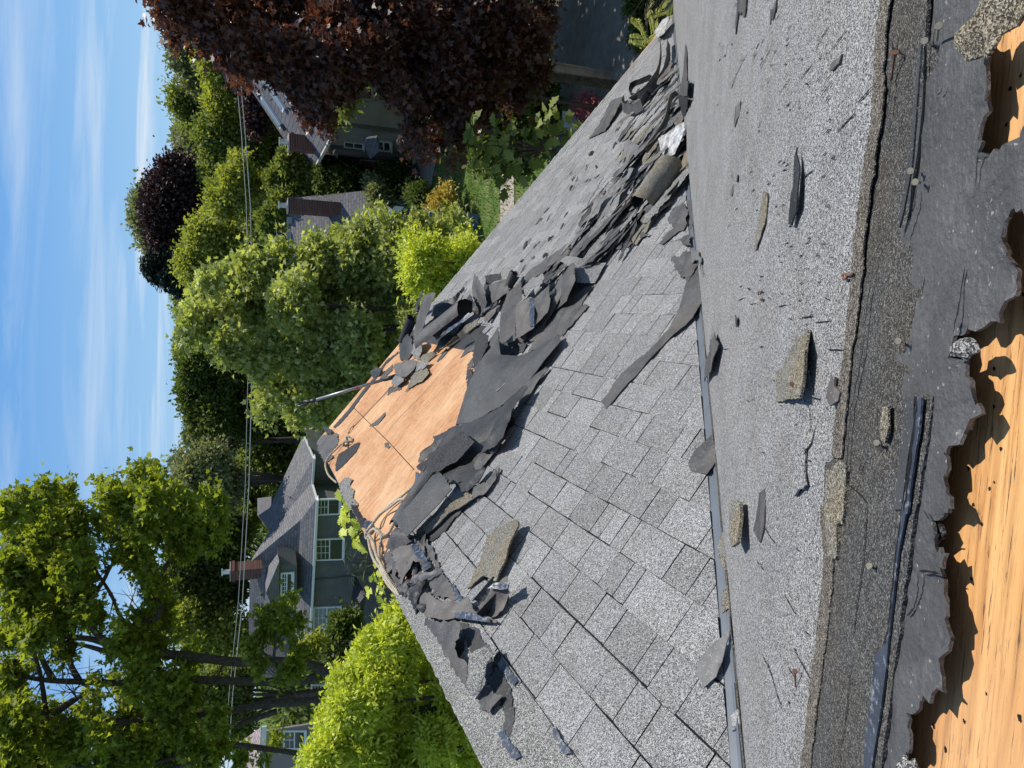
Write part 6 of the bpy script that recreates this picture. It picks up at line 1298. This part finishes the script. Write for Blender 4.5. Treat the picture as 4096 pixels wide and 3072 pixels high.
# ---- big maple on the left with several trunks
def kD(x, y): return (x*.3419, 1092+y*.3419)
def limb(mb, pts, Y, r0, r1, zoom=True, k=9):
    P = []
    for i, p in enumerate(pts):
        q = kD(*p[:2]) if zoom else p[:2]; P.append(dY(q[0], q[1], Y + (p[2] if len(p) > 2 else 0)))
    Q = []
    for a, b, c, d in zip([P[0]]+P[:-2], P[:-1], P[1:], P[2:]+[P[-1]]):
        for j in range(4):
            t = j/4; Q.append(((b*2)+(c-a)*t+(a*2-b*5+c*4-d)*t*t+(b*3-a-c*3+d)*t**3)*.5)
    Q.append(P[-1]); n = len(Q); mb.tube(Q, [r0+(r1-r0)*(i/(n-1)) for i in range(n)], k, ns=.22); return Q
def twigs(mb, Q, n, L_, r, seed):
    rt_ = random.Random(seed)
    for i in range(n):
        b = Q[rt_.randrange(len(Q)//4, len(Q))]; d = Vector((rt_.gauss(0, 1), rt_.gauss(0, .8), rt_.gauss(.5, .8))).normalized(); l = L_*rt_.uniform(.4, 1.1)
        m_ = b+d*l*.5+Vector((rt_.gauss(0, .1), 0, .08))*l; t2 = b+d*l+Vector((rt_.gauss(0, .15), 0, .1))*l; mb.tube([b, m_, t2], [r, r*.6, r*.2], 5)
        for _ in range(2): mb.tube([m_, m_+(d+Vector((rt_.gauss(0, .7), rt_.gauss(0, .5), rt_.gauss(0, .7)))).normalized()*l*.45], [r*.45, r*.12], 4)
TY = 17.0
def maple(label, base, limbs, blobs, n, clumps, seed):
    bp = dY(*kD(*base), TY); e = empty('tree', Vector((bp.x, bp.y, GROUND)), label, 'tree', 'maples on the left')
    mb = MB(); first = True
    for pts, r0, r1 in limbs:
        if first:
            q = dY(*kD(*pts[0][:2]), TY); mb.tube([Vector((bp.x-.05, bp.y, GROUND)), Vector((bp.x, bp.y, (GROUND+q.z)/2)), q], [r0*2.2, r0*1.9, r0*1.3], 11, ns=.2); first = False
        Q = limb(mb, pts, TY, r0, r1); twigs(mb, Q, 7, 1.5, .016, seed); seed += 1
    mb.build('trunk', bark, e, smooth=True)
    V, F, var = foliage(db(blobs, TY, 1.3, k=.66), int(n*1.25), int(clumps*.8), .14, .115, LOB, .3, droop=.35); mesh('crown', V, F, G1, e, var=var); return e
B1 = [(20, 1110, 26), (45, 1085, 20), (70, 1100, 26), (100, 1070, 20), (150, 1065, 18), (155, 1115, 34), (120, 1120, 22), (110, 1050, 14), (40, 1170, 44), (95, 1160, 40), (150, 1160, 34), (180, 1195, 24), (30, 1240, 44), (90, 1235, 48), (150, 1225, 36), (195, 1240, 20), (225, 1125, 22), (232, 1080, 22), (250, 1055, 18), (215, 1045, 10), (265, 1095, 28), (295, 1075, 22), (325, 1075, 24), (300, 1030, 14), (318, 1000, 15), (340, 1010, 14), (335, 1040, 22), (365, 1080, 28), (300, 1125, 38), (255, 1160, 26), (345, 1140, 40), (395, 1110, 34), (435, 1100, 30), (465, 1090, 26), (400, 1165, 38), (450, 1150, 34), (480, 1130, 22), (285, 1195, 26), (310, 1215, 24), (250, 1200, 14), (165, 1290, 32), (110, 1300, 40), (50, 1310, 44), (20, 1370, 34), (75, 1370, 28), (130, 1345, 24), (205, 1330, 20), (180, 1330, 20), (330, 1270, 26), (350, 1300, 24), (325, 1240, 20), (310, 1350, 34), (350, 1345, 24), (275, 1385, 26), (300, 1400, 30), (255, 1350, 12), (320, 1430, 26), (350, 1400, 22), (250, 1400, 16), (138, 1410, 17)]
e_ = maple('tall green maple with two long bare lower trunks on the left', (2120, 1060), [([(2080, 1060), (1990, 1020), (1800, 990), (1500, 985), (1250, 960), (1080, 940), (960, 920), (840, 900), (740, 890), (640, 860), (560, 840), (430, 830), (330, 790), (240, 700)], .125, .045),
    ([(2000, 1080), (1880, 1110), (1500, 1110), (1150, 1095), (980, 1105), (700, 1120), (480, 1112), (330, 1105), (200, 1090), (60, 1050), (-40, 1000)], .095, .035),
    ([(1080, 1090), (960, 1000), (880, 880), (760, 700), (700, 560), (600, 400), (520, 250)], .06, .02), ([(720, 880), (600, 800), (540, 660), (650, 480), (720, 360), (850, 300)], .075, .02), ([(1000, 540), (1020, 430), (1120, 290), (1180, 200)], .07, .02), ([(740, 890), (860, 760), (1000, 700), (1010, 560)], .10, .05),
    ([(500, 1100), (440, 980), (460, 820), (500, 650), (420, 450), (300, 300)], .06, .02), ([(330, 1105), (270, 980), (240, 850), (200, 600), (180, 300)], .06, .02), ([(290, 1300), (250, 1050), (190, 860), (150, 600)], .05, .02), ([(660, 920), (540, 885), (440, 870), (380, 850)], .05, .02), ([(700, 1120), (560, 1090), (640, 1030)], .03, .008)],
    B1, 34000, 1500, 31)
B2 = [(300, 1470, 38), (345, 1500, 38), (280, 1520, 30), (380, 1480, 30), (410, 1500, 24), (250, 1480, 22), (200, 1490, 14), (180, 1540, 16), (330, 1560, 44), (380, 1560, 36), (270, 1570, 36), (225, 1590, 34), (300, 1620, 46), (360, 1630, 40), (410, 1610, 24), (230, 1640, 34), (20, 1500, 26), (18, 1550, 40), (60, 1590, 40), (100, 1560, 34), (130, 1600, 40), (90, 1640, 44), (30, 1640, 40), (170, 1600, 30), (150, 1650, 44), (55, 1540, 22), (20, 1460, 24), (60, 1440, 12), (200, 1545, 16), (400, 1430, 18), (420, 1400, 14), (390, 1380, 12)]
maple('dark leaved maple with leaning trunk at the far left edge', (2060, 1235), [([(2040, 1225), (1900, 1240), (1700, 1255), (1500, 1290), (1400, 1310), (1250, 1330), (1000, 1340), (800, 1370), (700, 1350), (520, 1385), (330, 1330), (200, 1290), (80, 1240), (-40, 1200)], .10, .035),
    ([(1750, 1300), (1600, 1350), (1400, 1420), (1280, 1470), (1000, 1500), (800, 1520)], .07, .03), ([(330, 1330), (400, 1270), (520, 1200), (620, 1160)], .08, .03), ([(800, 1370), (600, 1430), (440, 1500), (300, 1560), (60, 1560)], .06, .02), ([(500, 1390), (300, 1340), (220, 1440), (60, 1560)], .06, .02)], B2, 20000, 900, 71)
B3 = [(470, 1560, 18), (480, 1620, 24), (520, 1640, 20), (450, 1650, 24), (570, 1640, 14), (600, 1600, 12), (20, 1700, 50), (250, 1700, 50), (400, 1690, 40)]
maple('slim trunked maple nearest the left edge', (1900, 1580), [([(1900, 1570), (1850, 1560), (1500, 1510), (1330, 1490), (1280, 1470), (1180, 1560), (1000, 1620), (700, 1650), (250, 1640)], .07, .03), ([(1500, 1510), (1300, 1600), (1000, 1680)], .08, .03)], B3, 5000, 240, 91)
BT = [(628, 1290, 11), (600, 1335, 20), (582, 1360, 18), (617, 1320, 12), (570, 1330, 12), (620, 1355, 13), (650, 1345, 8), (560, 1390, 14), (600, 1390, 10), (640, 1440, 14), (655, 1410, 12), (620, 1450, 10), (545, 1400, 12), (640, 1400, 8), (600, 1470, 12), (560, 1440, 14)]
e2_ = empty('tree', Vector((dY(640, 1500, 15).x, 15, GROUND)), 'low leafy branches crossing in front of the grey dormer roof', 'tree'); V, F, var = foliage(db(BT, 15, .4, k=.55), 2800, 150, .10, .10, LOB, .3); mesh('crown', V, F, G1, e2_, var=var)
mb = MB(); b_ = dY(640, 1500, 15); mb.tube([Vector((b_.x, 15, GROUND)), b_, dY(590, 1430, 15), dY(600, 1350, 15), dY(625, 1300, 15)], [.09, .06, .035, .02, .008], 7, ns=.2); mb.tube([dY(600, 1440, 15), dY(560, 1400, 15)], [.03, .01], 6); mb.build('trunk', bark, e2_, smooth=True)
tree('young tree with reddish twigs beside the trunks below the eave', db([(670, 1400, 14), (650, 1420, 14), (690, 1385, 8), (680, 1420, 10), (640, 1445, 12)], 20), GY, 2200, .13, clump_r=.13, tr=.04)
tree('dark hedge between the maple trunks and the grey house', db([(735, 1360, 24), (750, 1390, 24), (730, 1430, 20), (760, 1345, 16), (720, 1400, 16)], 26), G4, 9000, .15, clump_r=.2, tr=.06, name='shrub', cat='shrub')
# ---- dark red maple on the right, near
BR = [(350, 5, 18), (352, 35, 15), (375, 40, 20), (395, 20, 24), (380, 65, 12), (415, 62, 18), (430, 25, 30), (440, 85, 18), (455, 60, 26), (465, 108, 14), (485, 60, 32), (490, 115, 20), (520, 95, 32), (505, 145, 16), (535, 140, 22), (500, 20, 44), (560, 40, 50), (560, 110, 36), (575, 140, 18), (590, 80, 42), (605, 145, 22), (600, 175, 10), (620, 115, 30), (640, 175, 18), (640, 40, 50), (655, 130, 38), (650, 215, 14), (665, 240, 14), (680, 190, 26), (690, 225, 18), (700, 250, 15), (695, 280, 9), (715, 275, 9), (700, 140, 36), (720, 60, 55), (730, 190, 24), (750, 130, 40), (760, 170, 26), (800, 50, 60), (810, 120, 44), (840, 170, 34), (850, 100, 45),
      (880, 40, 55), (900, 130, 45), (870, 205, 24), (900, 260, 24), (885, 300, 18), (905, 320, 14), (930, 190, 36), (960, 60, 60), (970, 140, 48), (960, 230, 34), (940, 300, 18), (1000, 200, 40), (1030, 90, 55), (1040, 30, 50), (1060, 160, 44), (1040, 240, 30), (1100, 60, 50), (1110, 130, 44), (1110, 200, 32), (1150, 90, 40), (1160, 150, 34), (1170, 40, 34), (1000, 280, 24), (990, 340, 12), (975, 355, 9)]
BR += [(800, -60, 70), (600, -60, 60), (1000, -60, 70)]
tree('large dark red maple filling the shaded right side', db(BR, 13.0, 1.0), RM, 80000, .105, clumps=3000, clump_r=.13, shape=LOB, tr=.11, shell=.35, trunk=Vector((dY(1100, 90, 13.3).x, 14.4, GROUND)), name='tree', droop=.5)
tree('green leafed bush glimpsed inside the dark red maple', db([(740, 225, 14), (780, 100, 26), (790, 140, 18), (760, 200, 12)], 16.5), G5, 2400, .15, clump_r=.15, tr=.04, name='shrub', cat='shrub', shape=LNG)
# dark hedges standing in the maple's shade
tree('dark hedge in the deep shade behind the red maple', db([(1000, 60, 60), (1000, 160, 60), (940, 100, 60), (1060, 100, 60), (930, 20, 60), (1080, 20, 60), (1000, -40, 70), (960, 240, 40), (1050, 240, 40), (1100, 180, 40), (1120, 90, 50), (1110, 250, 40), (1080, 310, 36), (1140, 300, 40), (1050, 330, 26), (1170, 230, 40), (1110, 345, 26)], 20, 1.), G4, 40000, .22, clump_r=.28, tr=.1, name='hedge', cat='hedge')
tree('unseen dark evergreen tree added outside the right edge to shade the driveway', [(Vector((12.6+1.6*cos(i*1.9), 10.5+1.9*sin(i*2.3)+i*.35, -2.6+1.5*sin(i*1.3))), 2.1) for i in range(12)], G4, 9000, .24, clump_r=.3, tr=.22)  # unseen tree, added to cast shade on the driveway
tree('unseen tall leafy tree added to deepen the shade of the driveway', [(Vector((16.5+1.8*cos(i*1.9), 19+2.4*sin(i*2.3), -3.2+1.9*sin(i*1.3))), 2.7) for i in range(14)], G4, 12000, .28, clump_r=.35, tr=.25)  # second unseen tree, added for the driveway's shade
tree('unseen light canopied tree added outside the frame to dapple the driveway', [(Vector((12.3+1.4*cos(i*1.9), 16.0+1.8*sin(i*2.3), -3.4+.9*sin(i*1.3))), 1.5) for i in range(9)], G4, 6000, .22, clump_r=.22, tr=.15)  # unseen sparse crown, added so dappled shade falls on the driveway
# ---- big-leaved oak sapling by the rake, and its twin at the ridge
def leafy(label, pts, Y, size, n, lm, shape=OAK, rr_=.25, name='oak_sapling', cat='sapling', stem=None):
    C = [dY(x, y, Y + (i % 5-2)*.12) for i, (x, y) in enumerate(pts)]; b = C[0].copy(); b.z = GROUND
    e = empty(name, b, label, cat); P = []; D = []; mb = MB(); rt_ = random.Random(len(label)); hub = sum(C, Vector((0, 0, 0)))/len(C) - Vector((0, 0, .5))
    mb.tube([b, Vector((hub.x, hub.y, (b.z+hub.z)/2)), hub], [.05, .04, .025], 7)
    for c in C:
        mb.tube([hub, hub.lerp(c, .5)+Vector((0, 0, .1)), c], [.014, .010, .004], 5)
        for j in range(n):
            a = j/n*2*pi+rt_.random(); d = Vector((cos(a), sin(a)*.7, rt_.uniform(-.5, .35))); P.append(tuple(c+d*.04)); D.append(tuple(d))
    P = np.array(P); D = np.array(D); V, F = leafset(P, D, np.array([0, -.35, 1.])+nr.normal(size=P.shape)*.35, size*(.7+.5*nr.random(len(P))), shape); mesh('crown', V, F, lm, e, var=nr.random(len(P))); mb.build('trunk', bark, e)
leafy('oak sapling with big dark leaves standing past the rake edge', [(1020, 275), (1010, 310), (1040, 300), (1050, 335), (1070, 280), (1085, 320), (1105, 350), (1100, 290), (1130, 300), (1150, 335), (1160, 270), (1180, 300), (1200, 260), (1215, 290), (1075, 375), (1120, 380), (1150, 370), (1060, 360), (1030, 345), (1090, 400), (1185, 240), (1230, 275)], 11.0, .24, 6, G5)
leafy('bright green oak twig showing behind the bare plywood ridge', [(738, 1090), (745, 1115), (760, 1135), (735, 1140), (775, 1150), (760, 1165), (742, 1095), (770, 1170)], 9.6, .17, 5, G3)
leafy('small bright oak leaves beside the rope at the ridge', [(808, 1235), (815, 1255), (800, 1265), (825, 1270), (812, 1280)], 8.8, .13, 5, G3)
leafy('thin dark pine twig in front of the grey siding', [(760, 1215), (775, 1235), (755, 1240), (790, 1225), (745, 1195)], 10, .16, 9, G4, DIA*np.array([.12, 1]), name='pine_sapling')
# honey locust fronds at the eave corner
e = empty('honey_locust', Vector((*(dY(1410, 20, 9.5).xy), GROUND)), 'honey locust with feathery bright leaves behind the eave corner', 'tree'); P = []; D = []; mb = MB(); rt_ = random.Random(4)
hub = dY(1470, -60, 9.6)
for x, y, a in ((1385, 65, 200), (1372, 50, 190), (1400, 85, 170), (1385, 100, 120), (1415, 60, 160), (1420, 30, 190), (1400, 20, 210), (1425, 85, 150), (1430, 10, 180), (1440, 50, 170), (1405, 45, 230), (1395, 115, 100), (1438, 75, 140), (1445, 25, 200), (1380, 85, 140)):
    c = dY(x, y, 9.5+rt_.uniform(-.3, .3)); d = (Vector((rt_.gauss(-.2, .6), rt_.gauss(-.3, .3), rt_.gauss(.15, .5)))).normalized(); s_ = d.cross(Vector((0, 0, 1))).normalized()
    mb.tube([hub, hub.lerp(c, .6)+Vector((0, 0, .2)), c-d*.16], [.012, .007, .003], 5); mb.tube([c-d*.16, c+d*.18], [.003, .001], 4)
    for j in range(13):
        for sg in (-1, 1): P.append(tuple(c-d*.15+d*(.33*j/13))); D.append(tuple(s_*sg+d*.35+Vector((0, 0, -.2))))
P = np.array(P); D = np.array(D); V, F = leafset(P, D, np.array([0, -.2, 1.])+nr.normal(size=P.shape)*.2, .085*(.8+.3*nr.random(len(P))), LNG); mesh('crown', V, F, GY, e, var=.5+.5*nr.random(len(P))); mb.tube([Vector((hub.x, hub.y, GROUND)), hub], [.09, .03], 7); mb.build('trunk', bark, e)
tree('dark shrubs below the honey locust fronds', db([(1400, 60, 34), (1430, 20, 34), (1430, 90, 20), (1390, -10, 36)], 15), G4, 5000, .14, clump_r=.16, tr=.05, name='shrub', cat='shrub')
rp = at_ground(1302, 240); tree('small pink leaved plant on the driveway past the rake', [(rp+Vector((0, 0, .5)), .34)], leafmat('pink_leaves', (.30, .06, .07), (.5, .14, .15), (1.3, 1, 1), .3), 900, .13, clump_r=.12, tr=.03, name='plant', cat='plant', shape=DIA*np.array([.4, 1]))
# tufts on the lawn near the path
gp = nr.random((9000, 2)); P = []
A0, A1, A2_, A3 = dZ(930, 330, GROUND), dZ(1180, 330, GROUND), dZ(1180, 600, GROUND), dZ(930, 560, GROUND)
uu, vv_ = gp[:, :1], gp[:, 1:]; P = (np.array(A0)*(1-uu)+np.array(A1)*uu)*(1-vv_)+(np.array(A3)*(1-uu)+np.array(A2_)*uu)*vv_; P[:, 2] = GROUND
V, F = leafset(P, np.array([0, 0, 1.])+nr.normal(size=P.shape)*.35, nr.normal(size=P.shape), .10*(.5+nr.random(len(P))), DIA*np.array([.35, 1])); tag(mesh('grass', V, F, leafmat('grass_blades', (.06, .11, .02), (.13, .17, .05), (1.6, 1.7, .8), .3), var=nr.random(len(P))), 'short grass growing on the lawn', 'grass', kind='stuff')
